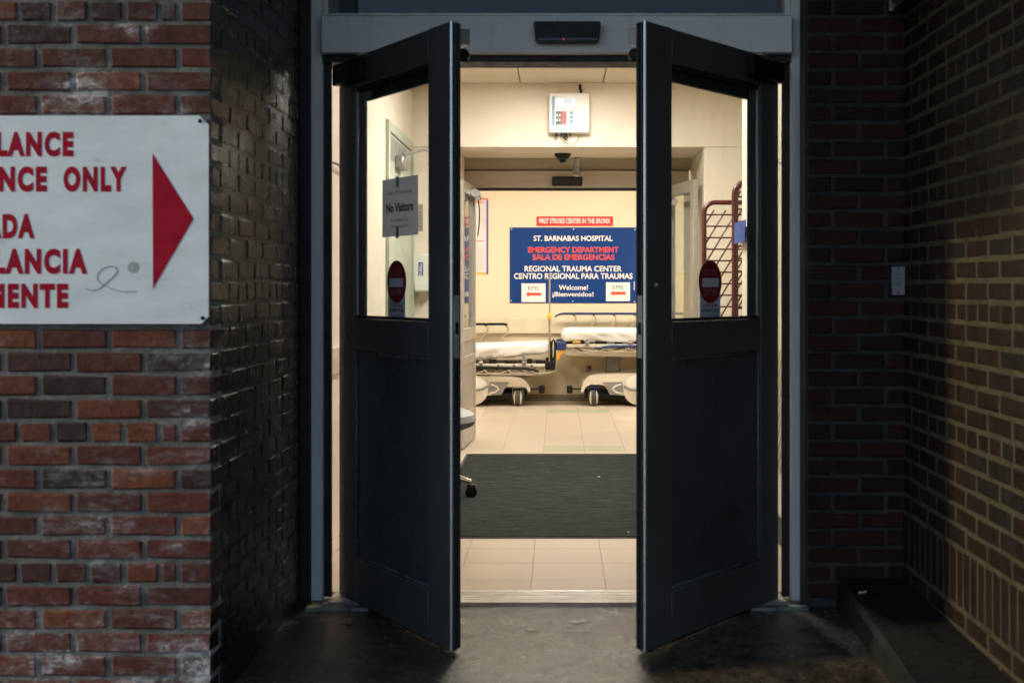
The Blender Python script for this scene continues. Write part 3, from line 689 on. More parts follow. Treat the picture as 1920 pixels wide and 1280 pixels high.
bx("plate", plain("placard_grey", (0.33,0.29,0.24), 0.5), pq, PX(779,wy), PX(793,wy), wy-0.006, wy+0.003, PZ(433,wy), PZ(383,wy), c=0.002)
for i in range(6): bx("print_line", INKG, pq, PX(781,wy), PX(790,wy), wy-0.0072, wy-0.0062, PZ(390+7*i,wy)-0.006, PZ(390+7*i,wy))
sw = thing("wall_frame", "narrow dark metal frame low on the left vestibule wall", "frame", (-1.08, 6.8, 1.2))
MB().box(-1.0868, -1.078, 6.62, 6.78, 0.98, 1.36, c=0.002).build("border", plain("frame_grey", (0.16,0.15,0.14), 0.4, 0.5), sw)
bx("sheet", plain("frame_sheet", (0.6,0.54,0.42), 0.5), sw, -1.0775, -1.0765, 6.635, 6.765, 0.995, 1.345)

ap = thing("alarm_panel", "white control box with small screen and keypad above the inner opening", "control box", (0.08, wy, 2.36))
def A(x, y, Y=9.0-0.09): return PX(x, Y), PZ(y, Y)
x0, z1 = A(1029,174); x1, z0 = A(1106,249)
bx("housing", WHITE, ap, x0, x1, wy-0.09, wy-0.001, z0, z1, c=0.008)
def face(name, col, a, b_, c_, d_, dy=0.0, rough=0.4):
    p, q = A(a, c_); r_, s_ = A(b_, d_)
    return bx(name, plain("panel_%s_%d_%d" % (name, a, c_), col, rough), ap, p, r_, wy-0.0885-dy, wy-0.0905-dy, s_, q)
face("strip", (0.12,0.32,0.55), 1035, 1040, 181, 236)
face("overlay", (0.70,0.70,0.70), 1041, 1079, 181, 236)
face("screen", (0.62,0.70,0.76), 1043, 1077, 183, 199, 0.0025, 0.15)
face("screen_glow", (0.45,0.65,0.78), 1057, 1073, 187, 195, 0.005)
face("keypad", (0.05,0.03,0.03), 1042, 1053, 209, 234, 0.0025)
face("keypad", (0.42,0.03,0.05), 1053, 1062, 209, 234, 0.0025)
for i in range(2):
    for j in range(2): face("key", (0.65,0.62,0.6), 1043+5*i, 1046+5*i, 214+9*j, 219+9*j, 0.005)
for j in range(3): face("key", (0.08,0.28,0.42), 1068, 1075, 209+8*j, 215+8*j, 0.0025)
for x, r_ in ((1043, 0.018), (1053, 0.010), (1058, 0.014), (1062, 0.016), (1069, 0.009)):
    a, b_ = A(x, 249); MB().tube([(a, wy-0.05, b_+0.002), (a, wy-0.05, b_-0.018-r_*0.5)], r_*0.7, 10).build("cable_gland", BLACK, ap)
pts = [A(x, y) for x, y in ((1058,252),(1059,259),(1062,262),(1064,257),(1063,252))]
MB().tube([(a, wy-0.05, b_) for a, b_ in pts], 0.005, 6).build("cable", BLACK, ap)
pts = [A(x, y) for x, y in ((1087,250),(1085,256),(1080,264),(1072,270),(1062,268),(1054,262))]
MB().tube([(a, wy-0.04, b_) for a, b_ in pts], 0.003, 6).build("cable", ALU_D, ap)
pts = [A(x, y) for x, y in ((1088,156),(1088,163),(1090,168),(1089,175))]
MB().tube([(a, wy-0.02, b_) for a, b_ in pts], 0.010, 8).build("conduit", BLACK, ap)

dc = thing("dome_camera", "black dome camera under the bulkhead", "camera", (PX(1055,9.45), 9.45, 2.25))
c = (PX(1055,9.45), 9.45, 2.249)
MB().lathe([(0.066,0),(0.064,-0.012),(0.048,-0.034),(0.030,-0.044),(0.026,-0.055),(0.016,-0.066),(0.004,-0.07)], c, 'Z', 24).build("dome", BLACK, dc)
bx("base", ALU_D, dc, c[0]-0.05, c[0]+0.05, 9.40, 9.50, 2.2495, 2.2499)

# ------------------------------------------------------------------ inner doorway: header, sensor, leaves
IY = 9.88
ih = thing("inner_header", "brushed metal header beam over the inner doorway", "door header", (0.1, IY, 2.03))
BRUSH = plain("brushed_metal", (0.60,0.52,0.44), 0.42, 0.15, 0.08, 5, stretch=(0.2,1,6))
bx("beam", BRUSH, ih, -0.79, 1.055, IY, 9.955, PZ(352,IY), PZ(320,IY), c=0.004)
bx("seal", DARKGAP, ih, -0.70, 1.055, IY+0.01, 9.95, PZ(357,IY), PZ(352.5,IY))
bx("top_edge", DARKGAP, ih, -0.79, 1.055, IY+0.005, 9.955, PZ(320,IY)+0.0005, PZ(318.5,IY))
for a, b_ in ((-0.797, -0.745), (1.02, 1.075)): bx("jamb", BRUSH, ih, a, b_, IY+0.02, 9.955, 0.0, PZ(353,IY), c=0.003)
s2 = thing("motion_sensor", "black motion sensor on the inner brushed metal header", "sensor", (0.06, IY, 2.05))
x0, x1, z1, z0 = PX(1035,IY), PX(1092,IY), PZ(332,IY), PZ(349,IY)
bx("housing", BLACK, s2, x0, x1, IY-0.045, IY-0.001, z0, z1, c=0.008)
bx("lens_bar", plain("smoked_grey", (0.03,0.03,0.03), 0.2), s2, x0+.01, x1-.01, IY-0.047, IY-0.0455, z0+0.02, z1-0.012)
cd = thing("conduit_pole", "steel conduit hanging from the bulkhead in front of the inner header", "conduit", (PX(1081,9.7), 9.7, 2.25))
px = PX(1081, 9.70)
MB().tube([(px+0.004, 9.70, 2.249), (px, 9.72, PZ(318,9.72))], [0.024, 0.020], 14).build("pipe", ALU_D, cd)
MB().lathe([(0.018,0.0),(0.030,-0.005),(0.032,-0.03),(0.024,-0.036),(0.028,-0.05),(0.014,-0.062)], (px, 9.72, PZ(318,9.72)+0.004), 'Z', 16).build("coupling", ALU_D, cd)
STRIPED = plain("satin_beige", (0.46,0.42,0.37), 0.42, 0.3)
def inner_leaf(label, hx, hy, fx, fy, m):
    """glazed leaf from hinge (hx,hy) to free end (fx,fy)"""
    W = math.hypot(fx-hx, fy-hy); ang = math.atan2(fy-hy, fx-hx)
    d = thing("glazed_door", label, "door", (hx, hy, 0), ang, "glazed doors of the inner doorway")
    t = 0.04; Hh = 2.02
    def b(name, mat, u0, u1, y0, y1, z0, z1, c=0.0): return bx(name, mat, d, u0, u1, y0, y1, z0, z1, c=c, local=True)
    b("stile", STRIPED, 0, 0.07, 0, t, 0.01, Hh, 0.003); b("stile", STRIPED, W-0.07, W, 0, t, 0.01, Hh, 0.003)
    for z0, z1 in ((0.01,0.25), (0.62,0.69), (0.80,0.90), (Hh-0.09,Hh)): b("rail", STRIPED, 0.07, W-0.07, 0.001, t-0.001, z0, z1, 0.003)
    for z0, z1 in ((0.25,0.62), (0.69,0.80)): b("panel", plain("panel_taupe", (0.40,0.36,0.31), 0.4), 0.07, W-0.07, 0.012, t-0.012, z0, z1)
    b("glass_pane", GLASS, 0.07, W-0.07, t/2-0.003, t/2+0.003, 0.90, Hh-0.09)
    b("muntin", ALU_D, 0.20, 0.225, 0.004, t-0.004, 0.90, Hh-0.09)
    return d, W
dl, W = inner_leaf("left glazed inner door swung open beside the grey chair", -0.712, 9.84, -0.752, 9.06, 1)
mb = MB().tube([(0.10, 0.07, 1.93), (0.34, 0.075, 1.95)], 0.032, 14); mb.build("closer", ALU, dl, True)
MB().tube([(0.14, 0.075, 1.92), (0.13, 0.085, 1.82), (0.11, 0.08, 1.72), (0.13, 0.07, 1.62)], 0.005, 6).build("cable", BLACK, dl, True)
dr, W = inner_leaf("right glazed inner door swung open, seen through the right door glass", 0.84, 9.84, 1.00, 9.08, -1)
MB().tube([(0.30, -0.06, 1.86), (0.62, -0.09, 1.86)], 0.024, 12).build("closer", ALU_D, dr, True)
MB().tube([(0.5, -0.07, 1.88), (0.2, -0.12, 1.95), (0.02, -0.03, 1.97)], 0.008, 6).build("closer_arm", ALU_D, dr, True)
sq = bx("sticker", plain("sticker_white", (0.6,0.58,0.5), 0.6), dr, 0.45, 0.60, -0.0015, -0.0005, 0.60, 0.72, local=True)

# ------------------------------------------------------------------ far wall: signs, poster, outlet
WY = 13.2
def Q(x7, y7, Y=WY-0.01): return PX(840 + x7/3.555, Y), PZ(340 + y7/3.555, Y)
NAVY = plain("sign_navy", (0.008,0.045,0.20), 0.14, 0, 0.08, 2)
SW = plain("sign_white", (0.80,0.80,0.78), 0.5); SO = plain("sign_orange", (0.80,0.075,0.035), 0.45)
hs = thing("hospital_sign", "large navy hospital emergency department sign on the far wall", "sign", (0.16, WY, 1.04))
(x0, z1), (x1, z0) = Q(411, 307), Q(1261, 811)
bx("board", NAVY, hs, x0, x1, WY-0.010, WY-0.0008, z0, z1, c=0.003)
for body, a, b_, c_, d_, mt in (("ST. BARNABAS HOSPITAL",570,1097,362,398,SW), ("EMERGENCY DEPARTMENT",533,1137,437,475,SO), ("SALA DE EMERGENCIAS",564,1110,486,524,SO),
        ("REGIONAL TRAUMA CENTER",510,1158,563,601,SW), ("CENTRO REGIONAL PARA TRAUMAS",440,1230,612,650,SW), ("Welcome!",738,933,690,724,SW), ("¡Bienvenidos!",696,970,736,775,SW)):
    (p, q), (r_, s_) = Q(a, c_), Q(b_, d_)
    lettering(body, mt, hs, p, r_, s_, q, WY-0.0112, 0.022)
for x, y in ((424,318),(836,319),(1247,322),(421,796),(832,798),(1243,802)):
    a, b_ = Q(x, y); MB().lathe([(0.007,0),(0.005,-0.003)], (a, WY-0.010, b_), 'Y', 10).build("screw", SW, hs)
(a, b_), (c_, d_) = Q(1239, 667), Q(1244, 724); bx("white_scuff", SW, hs, a, c_, WY-0.0112, WY-0.0104, d_, b_)
def ems(label, a, b_, c_, d_):
    t = thing("paper_sign", label, "paper sign", (Q((a+b_)/2, d_)[0], WY-0.011, Q(a, d_)[1]), 0, "arrow papers taped to the navy sign")
    (x0, z1), (x1, z0) = Q(a, c_), Q(b_, d_); w, h = x1-x0, z1-z0; y = WY-0.0125
    bx("sheet", SW, t, x0, x1, y, y+0.0008, z0, z1)
    lettering("EMS", INK, t, x0+w*0.28, x0+w*0.72, z0+h*0.64, z0+h*0.84, y-0.0006, -0.004)
    zm = z0+h*0.42; hh = h*0.075
    MB().prism([(x0+w*0.18, zm), (x0+w*0.31, zm+hh*1.9), (x0+w*0.31, zm+hh), (x0+w*0.83, zm+hh), (x0+w*0.83, zm-hh), (x0+w*0.31, zm-hh), (x0+w*0.31, zm-hh*1.9)], y-0.0008, y-0.0003).build("arrow", SO, t)
ems("white paper with red arrow on the left lower corner of the navy sign", 490, 650, 680, 804)
ems("white paper with red arrow on the right lower corner of the navy sign", 1053, 1213, 673, 798)
rs = thing("stroke_center_sign", "narrow red sign with white capitals above the navy sign", "sign", (0.1, WY, 1.87))
(x0, z1), (x1, z0) = Q(590, 234), Q(1100, 297)
bx("board", plain("sign_bright_red", (0.62,0.035,0.025), 0.35), rs, x0, x1, WY-0.008, WY-0.0008, z0, z1, c=0.003)
(x0, z1), (x1, z0) = Q(607, 247), Q(1082, 281); lettering("FIRST STROKE CENTER IN THE BRONX", SW, rs, x0, x1, z0, z1, WY-0.0092, 0.028)
ps = thing("poster", "white poster with purple edge on the far wall behind the glazed door", "poster", (-1.0, WY, 1.35))
(x1, z1), (_, z0) = Q(268, 112), Q(0, 620); x0 = x1-0.62
bx("sheet", plain("poster_paper", (0.66,0.64,0.62), 0.5), ps, x0, x1-0.02, WY-0.005, WY-0.0008, z0+0.02, z1-0.02)
bx("border", plain("poster_purple", (0.13,0.07,0.33), 0.5), ps, x1-0.02, x1, WY-0.0055, WY-0.0008, z0, z1-0.02)
bx("border", plain("poster_orange", (0.72,0.16,0.07), 0.5), ps, x0, x1, WY-0.0055, WY-0.0008, z1-0.0198, z1)
bx("border", plain("poster_yellow", (0.75,0.50,0.06), 0.5), ps, x0, x1-0.0205, WY-0.0055, WY-0.0008, z0, z0+0.0198)
for i in range(7): bx("print_line", plain("poster_print", (0.45,0.40,0.40), 0.6), ps, x0+0.05, x1-0.06, WY-0.0062, WY-0.0052, z0+0.07+0.035*i, z0+0.074+0.035*i)
for z_, t_ in ((z0+0.36, 0.008), (z1-0.05, 0.012)): bx("print_line", SO, ps, x1-0.19, x1-0.05, WY-0.0062, WY-0.0052, z_, z_+t_)
ol = thing("wall_outlet", "wall outlet with red sockets low between the stretchers", "outlet", (PX(1104,WY), WY, 0.35))
bx("plate", plain("outlet_plate", (0.5,0.44,0.34), 0.4), ol, PX(1098,WY), PX(1110,WY), WY-0.007, WY-0.0008, PZ(702,WY), PZ(684,WY), c=0.002)
for y in (689, 697): bx("socket", plain("socket_red", (0.30,0.02,0.02), 0.4), ol, PX(1102,WY), PX(1108,WY), WY-0.010, WY-0.0072, PZ(y+3,WY), PZ(y-3,WY), c=0.001)

# ------------------------------------------------------------------ stretchers
SHEET = plain("white_sheet", (0.70,0.69,0.67), 0.8, 0, 0.04, 6, 0.15, 25)
SHELL = plain("shell_cream", (0.68,0.63,0.53), 0.35, 0, 0.06, 5); SHELL_G = plain("shell_grey", (0.22,0.22,0.21), 0.45)
NAVYP = plain("navy_plastic", (0.015,0.035,0.13), 0.4); CHROME = plain("chrome", (0.62,0.58,0.52), 0.2, 0.95, 0.05)
RUB = plain("tyre_rubber", (0.05,0.047,0.043), 0.7); GOLD = plain("orange_plastic", (0.75,0.36,0.02), 0.4)
COLM = plain("column_grey", (0.14,0.135,0.125), 0.5); HUB = plain("hub_cream", (0.66,0.62,0.53), 0.4)
def stretcher(label, X0, m, zdeck0, zdeck1, ztop0, ztop1, navy):
    """u runs from the bumper end inwards, deck underside zdeck0 (end) .. zdeck1 (middle)"""
    Yf = 12.36; D = 0.72; L = 2.05
    t = thing("stretcher", label, "stretcher", (X0 + m*1.0, Yf+D/2, 0), 0, "hospital stretchers along the far wall")
    def X(u): return X0 + m*u
    def lerp(a, b, f): return a + (b-a)*max(0, min(1, f))
    trim = NAVYP if navy else BLACK
    # mattress under its sheet
    mb = MB(); nu, nv = 90, 32; ring = []
    u0 = 0.06
    for i in range(nu+1):
        f = i/nu; u = u0 + (L-u0-0.05)*f
        zb_, zt_ = lerp(zdeck0, zdeck1, u/0.8)+0.004, lerp(ztop0, ztop1, u/0.8)
        e = min(1.0, min(f, 1-f)/0.035); e = math.sqrt(max(0.0, 1-(1-e)**2))
        hh = (zt_-zb_)/2*(0.35+0.65*e); zm = (zt_+zb_)/2; hd = D/2-0.02 - 0.02*(1-e)
        for j in range(nv):
            a = 2*math.pi*j/nv; ca, sa = math.cos(a), math.sin(a); p = 6.0
            r = (abs(ca)**p + abs(sa)**p)**(-1/p)
            yy, zz = Yf+D/2 + ca*r*hd, zm + sa*r*hh
            w = noise.noise((u*5, yy*7, zz*10))*0.012 + noise.noise((u*13+zz*20, yy*5, zz*6))*0.008 + noise.noise((u*30, yy*9, zz*22))*0.003
            mb.v.append((X(u)+w, yy+w, zz + (w if sa < 0.4 else w*0.5)))
    for i in range(nu):
        for j in range(nv): mb.f.append([i*nv+j, i*nv+(j+1)%nv, (i+1)*nv+(j+1)%nv, (i+1)*nv+j]); mb.m.append(0)
    mb.f += [list(range(nv)), [nu*nv+j for j in range(nv)]]; mb.m += [0, 0]
    mb.build("mattress", SHEET, t)
    zd = (zdeck0+zdeck1)/2 if not navy else zdeck0
    if not navy: zd = 0.445
    # deck frame
    fr_ = MB()
    for yy in (Yf+0.02, Yf+D-0.06): fr_.box(X(0.06), X(L-0.05), yy, yy+0.04, zd-0.045, zd-0.012, 0.005)
    for u in (0.08, 0.7, 1.3, L-0.1): fr_.box(X(u), X(u+0.04), Yf+0.06, Yf+D-0.06, zd-0.042, zd-0.016)
    fr_.build("deck_frame", SHELL, t)
    for u, w, h in ((0.10,0.10,0.035), (0.24,0.05,0.05), (0.40,0.12,0.03), (0.60,0.08,0.045), (0.80,0.14,0.03), (1.05,0.1,0.04)):
        bx("lift_bracket", BLACK, t, X(u), X(u+w), Yf+0.03, Yf+0.09, zd-0.012, zd-0.012+h, c=0.004)
    tray = MB().prism([(X(0.10), zd-0.13), (X(0.12), zd-0.055), (X(L-0.2), zd-0.055), (X(L-0.2), zd-0.115), (X(0.7), zd-0.145)], Yf+0.10, Yf+D-0.10)
    tray.build("under_tray", SHELL, t)
    # corner bumpers and push handle
    for yy in (Yf-0.01, Yf+D-0.09): bx("bumper", trim, t, X(0.0), X(0.105), yy, yy+0.10, zd-0.075, zd+0.015, c=0.012)
    # raised far rail
    zr = ztop0 + (0.165 if navy else 0.18); ua, ub = (0.02, 1.4) if navy else (0.485, 1.7)
    yy = Yf+D-0.01
    if not navy: zr = PZ(607.5, yy)
    else: zr = PZ(588, yy)
    rl = bx("side_rail", trim, t, X(ua+0.05), X(ub), yy-0.016, yy+0.016, zr-0.013, zr+0.013, c=0.008)
    if navy: MB().tube([(X(ua+0.055), yy, zr), (X(ua+0.02), yy, zr-0.006), (X(ua-0.015), yy, zr-0.02), (X(ua-0.035), yy, zr-0.04)], [0.013,0.012,0.010,0.008], 10).build("rail_tip", trim, t)
    us = [0.19, 0.40, 0.62, 0.84, 1.06] if navy else [0.53, 0.75, 0.97, 1.19]
    zl = lerp(ztop0, ztop1, 0.5)-0.03
    for u in us:
        pts = [(X(u), zr-0.01), (X(u-0.014*m*(1 if navy else -1)), zr-0.05), (X(u+0.03*(-1 if navy else 1)*m*-1), zr-0.09), (X(u)-0.035, zr-0.14), (X(u)-0.055, zl)]
        pts = [(X(u)+0.0, zr-0.005), (X(u)+0.022, zr-0.045), (X(u)+0.018, zr-0.08), (X(u)-0.015, zr-0.115), (X(u)-0.045, zr-0.15), (X(u)-0.055, min(zl, zr-0.19))]
        MB().tube([(a, yy, b) for a, b in pts], 0.009, 8).build("rail_support", CHROME, t)
        MB().lathe([(0.016,0.0),(0.016,-0.03),(0.010,-0.036)], (X(u), yy-0.014, zr-0.006), 'Y', 12).build("rail_joint", trim, t)
    # lowered near rail
    zn = zd-0.055 if not navy else zd-0.03
    ua, ub = (0.17, 1.5) if not navy else (0.42, 1.7)
    MB().tube([(X(ua), Yf-0.03, zn-0.03), (X(ua+0.06), Yf-0.035, zn-0.012), (X(ua+0.15), Yf-0.035, zn), (X(ub), Yf-0.035, zn + (0.03 if not navy else 0.0))], [0.010,0.014,0.016,0.016], 10).build("side_rail", trim, t)
    nr = MB()
    for u in (ua+0.08, ua+0.32, ua+0.56, ua+0.80):
        nr.tube([(X(u), Yf-0.03, zn-0.012), (X(u-0.05), Yf-0.02, zn-0.045), (X(u-0.16), Yf-0.015, zn-0.05), (X(u-0.24), Yf-0.012, zn-0.028)], 0.010, 8)
    nr.tube([(X(0.2), Yf-0.008, zn-0.062), (X(1.5), Yf-0.008, zn-0.05)], 0.009, 8)
    nr.build("rail_linkage", CHROME, t)
    # column, base cover with a wheel arch, casters
    for u in (0.52, 1.42): bx("lift_column", COLM, t, X(u), X(u+0.15), Yf+0.28, Yf+0.43, 0.28, zd-0.05, c=0.01)
    wu = 0.385
    prof = [(0.255,0.145),(0.262,0.20),(0.285,0.255),(0.315,0.29),(0.36,0.315),(0.44,0.325),(0.60,0.33),(1.15,0.335),(L-0.35,0.325),(L-0.27,0.25),(L-0.26,0.145),
            (L-0.30,0.15),(L-0.33,0.21),(L-0.40,0.225),(L-0.50,0.21),(L-0.54,0.13),(1.0,0.10),(0.62,0.115),(0.545,0.14),(0.51,0.20),(0.46,0.222),(0.35,0.222),(0.30,0.195),(0.275,0.145)]
    if not navy:
        prof = [(u, z-0.022 if z > 0.22 else z) for u, z in prof]
    bs_ = MB().prism([(X(u), z) for u, z in prof], Yf+0.02, Yf+D-0.02); cov = bs_.build("base_cover", SHELL, t)
    bx("under_frame", BLACK, t, X(0.30), X(L-0.3), Yf+0.10, Yf+D-0.10, 0.075, 0.128)
    sw_ = MB().prism([(X(0.47),0.245),(X(0.67),0.25),(X(0.69),0.16),(X(0.65),0.115),(X(0.55),0.12),(X(0.51),0.19)], Yf+0.012, Yf+0.0195); sw_.build("trim_panel", SHELL_G, t)
    MB().tube([(X(0.66),Yf+0.011,0.225),(X(0.60),Yf+0.011,0.205),(X(0.575),Yf+0.011,0.175),(X(0.61),Yf+0.011,0.145),(X(0.67),Yf+0.011,0.13)], 0.010, 6).build("trim_band", SHELL, t)
    fw_ = MB().lathe([(0.155,0.0),(0.155,-0.02),(0.14,-0.03),(0.03,-0.034)], (X(0.84), Yf+0.01, 0.17), 'Y', 32).build("wheel_cover", HUB, t)
    MB().tube([(X(0.69), Yf-0.022, 0.21), (X(0.74), Yf-0.026, 0.18), (X(0.84), Yf-0.027, 0.165), (X(0.96), Yf-0.024, 0.18)], 0.013, 8).build("pedal", SHELL_G, t)
    MB().tube([(X(0.262), Yf+0.12, 0.17), (X(0.17), Yf+0.12, 0.17)], 0.008, 8).build("pedal_arm", BLACK, t)
    bx("brake_pedal", BLACK, t, X(0.11), X(0.17), Yf+0.08, Yf+0.16, 0.125, 0.205, c=0.012)
    for u in (wu, L-0.45):
        for yy in (Yf+0.075, Yf+D-0.075):
            cs = thing("caster", None, None); cs.parent = t; cs.location = (X(u), yy, 0.087) ; cs.location -= t.location
            MB().lathe([(0.060,-0.033),(0.082,-0.022),(0.087,-0.008),(0.087,0.008),(0.082,0.022),(0.060,0.033)], (0,0,0), 'X', 24).build("tyre", RUB, cs, True)
            for s_ in (-1, 1): MB().lathe([(0.076,s_*0.024),(0.066,s_*0.036),(0.02,s_*0.046)], (0,0,0), 'X', 20).build("hub", HUB, cs, True)
            MB().box(-0.05, 0.05, -0.04, 0.04, 0.093, 0.123, 0.01).box(-0.056, -0.048, -0.02, 0.02, 0.0, 0.095, 0.002).box(0.048, 0.056, -0.02, 0.02, 0.0, 0.095, 0.002).build("fork", trim if navy else SHELL_G, cs, True)
    for q, (ua_, ub_, dz) in enumerate(((0.16,0.48,0.05),(0.34,0.78,0.035),(0.62,1.05,0.045))):
        MB().tube([(X(ua_), Yf+0.05, zd-0.03), (X(ua_*0.7+ub_*0.3), Yf+0.04, zd-0.03-dz), (X((ua_+ub_)/2), Yf+0.035, zd-0.04-dz*1.2), (X(ua_*0.3+ub_*0.7), Yf+0.04, zd-0.03-dz*0.8), (X(ub_), Yf+0.05, zd-0.028)], 0.006, 6).build("cable", BLACK, t)
    for u in (0.30, 0.74, 1.22):
        zt_ = lerp(zdeck0, zdeck1, u/0.8)
        MB().box(X(u), X(u+0.035), Yf+0.006, Yf+0.014, zd-0.03, zt_+0.045, 0.002).build("strap", SHELL_G, t)
        bx("buckle", CHROME, t, X(u-0.006), X(u+0.041), Yf+0.001, Yf+0.006, zd-0.01, zd+0.012, c=0.002)
    if not navy:
        MB().prism([(X(0.62),0.355),(X(1.20),0.36),(X(1.25),0.29),(X(0.82),0.27),(X(0.70),0.285)], Yf+0.03, Yf+0.09).build("gap_shade_block", BLACK, t)  # black block painting in the dark gap between tray and base
        MB().tube([(X(0.15), Yf+0.02, zd-0.10), (X(0.75), Yf+0.015, zd-0.11)], 0.010, 8).build("tie_rod", CHROME, t)
        for u in (0.24, 0.42, 0.58): MB().lathe([(0.014,0.0),(0.014,-0.02),(0.008,-0.026)], (X(u), Yf+0.022, zd-0.028), 'Y', 12).build("knob", SHELL_G, t)
    if navy:
        pts = [(X(0.05),0.50),(X(0.015),0.49),(X(0.0),0.455),(X(0.006),0.42),(X(0.02),0.415),(X(0.026),0.445),(X(0.06),0.46)]
        hk = MB().prism([(X(0.085),zd-0.07),(X(0.03),zd-0.085),(X(0.0),zd-0.13),(X(0.006),zd-0.17),(X(0.03),zd-0.175),(X(0.038),zd-0.14),(X(0.06),zd-0.105),(X(0.09),zd-0.09)], Yf, Yf+0.03)
        hk.build("release_lever", GOLD, t)
        bx("lever", GOLD, t, X(0.17), X(0.25), Yf-0.015, Yf+0.01, zd+0.0, zd+0.018, c=0.005)
    else:
        hx = X(0.02)
        MB().tube([(hx-0.018, Yf, zd), (hx-0.020, Yf, zd+0.16), (hx-0.014, Yf, zd+0.215), (hx, Yf, zd+0.235), (hx+0.014, Yf, zd+0.215), (hx+0.018, Yf, zd+0.16), (hx+0.012, Yf, zd)], 0.011, 8).build("push_handle", BLACK, t)
        ip = MB().tube([(X(0.058), Yf+0.03, zd-0.02), (X(0.060), Yf+0.03, 0.90)], 0.014, 10).build("drip_pole", CHROME, t)
        MB().tube([(X(0.060), Yf+0.03, 0.93), (X(0.058), Yf+0.03, 1.33)], 0.0085, 8).build("upper_tube", CHROME, ip)
        MB().lathe([(0.017,-0.03),(0.023,-0.022),(0.023,0.02),(0.015,0.03)], (X(0.060), Yf+0.03, 0.915), 'Z', 14).build("clamp", plain("yellow_plastic", (0.75,0.50,0.02), 0.4), ip)
        MB().tube([(X(0.058), Yf+0.03, 1.325), (X(0.055), Yf+0.02, 1.345), (X(0.075), Yf, 1.35)], 0.006, 6).build("hook", CHROME, ip)
    return t
stretcher("low stretcher with drip pole and black bumpers on the left", -0.036, -1, 0.535, 0.455, 0.652, 0.625, False)
stretcher("raised stretcher with navy bumpers and orange lever on the right", -0.030, 1, 0.645, 0.625, 0.79, 0.785, True)

# ------------------------------------------------------------------ mat, chair, mesh carts, blue plate, cables
def mat_mat():
    m, nt, b = nodes("ribbed_mat"); p = pos(nt)
    n1 = noise_(nt, pos(nt, (2, 9, 1)), 3.0, 9, 0.8); n2 = noise_(nt, pos(nt, (1, 0.6, 1)), 75, 4, 0.85)
    r = ramp(nt, [(0.38, (0.007,0.009,0.009)), (0.5, (0.021,0.0255,0.025)), (0.62, (0.046,0.052,0.049))]); nt.links.new(n1, r.inputs[0])
    r2 = ramp(nt, [(0.3, (0.6,0.6,0.6)), (0.72, (1.3,1.3,1.3)), (0.80, (2.2,2.2,2.0))]); nt.links.new(n2, r2.inputs[0])
    nt.links.new(mixc(nt, 1, r.outputs[0], r2.outputs[0], 'MULTIPLY'), b.inputs["Base Color"]); b.inputs["Roughness"].default_value = 0.95
    b.inputs["Specular IOR Level"].default_value = 0.15
    bump(nt, b, n2, 0.8, 0.004); return m
my0, my1 = F*1.217/(1008-VY), F*1.217/(851-VY)
mt = thing("floor_mat", "dark grey ribbed entrance mat on the tiled floor", "mat", (0.15, my0, 0))
bx("pile", mat_mat(), mt, -0.655, 0.86, my0+0.015, my1-0.02, 0.001, 0.009, c=0.002)
MB().box(-0.675, 0.88, my0, my1, 0.0004, 0.005, c=0.002).build("border", plain("mat_rubber", (0.03,0.026,0.022), 0.6), mt)
for x, y, s_, lb in ((PX(1123,7.75), 7.75, 0.009, "pale scrap of lint in the middle of the dark entrance mat"), (PX(1178,6.0), 6.0, 0.007, "pale scrap of lint at the front right of the dark entrance mat")):
    o = MB().prism([(x-s_, y-s_*0.4), (x+s_*0.3, y-s_*0.7), (x+s_, y+s_*0.2), (x-s_*0.2, y+s_*0.6)], 0.0092, 0.0105, 'Z').build("lint_scrap", PAPER)
    tag(o, lb, "litter")

ch = thing("office_chair", "grey office chair on casters half hidden behind the left door", "chair", (-0.79, 7.1, 0))
GREYS = plain("grey_vinyl", (0.24,0.24,0.24), 0.4, 0, 0.08, 9); cx, cy = -0.79, 7.1
mb = MB(); rr = []
nseg = 28
for r_, z in ((0.02,0.385),(0.24,0.39),(0.29,0.41),(0.308,0.44),(0.298,0.475),(0.25,0.50),(0.12,0.498),(0.02,0.495)):
    rr.append((r_, z))
mb.lathe(rr, (cx, cy, 0), 'Z', nseg); mb.build("seat", GREYS, ch)
mb = MB(); nb = 10
for i in range(nb+1):
    a = R(140 + 80*i/nb)
    for rad, z in ((0.26,0.60),(0.26,0.92),(0.30,0.95),(0.32,0.76),(0.30,0.58)): mb.v.append((cx+math.cos(a)*rad*0.9, cy+math.sin(a)*rad, z))
for i in range(nb):
    for j in range(5): mb.f.append([i*5+j, i*5+(j+1)%5, (i+1)*5+(j+1)%5, (i+1)*5+j]); mb.m.append(0)
mb.f += [[0,1,2,3,4],[nb*5+j for j in range(5)]]; mb.m += [0,0]; mb.build("backrest", GREYS, ch)
MB().tube([(cx-0.2,cy,0.39),(cx-0.33,cy,0.42),(cx-0.31,cy,0.62)], 0.018, 8).build("back_bracket", BLACK, ch)
MB().lathe([(0.03,0.10),(0.03,0.24),(0.018,0.25),(0.018,0.39)], (cx,cy,0), 'Z', 14).build("gas_lift", CHROME, ch)
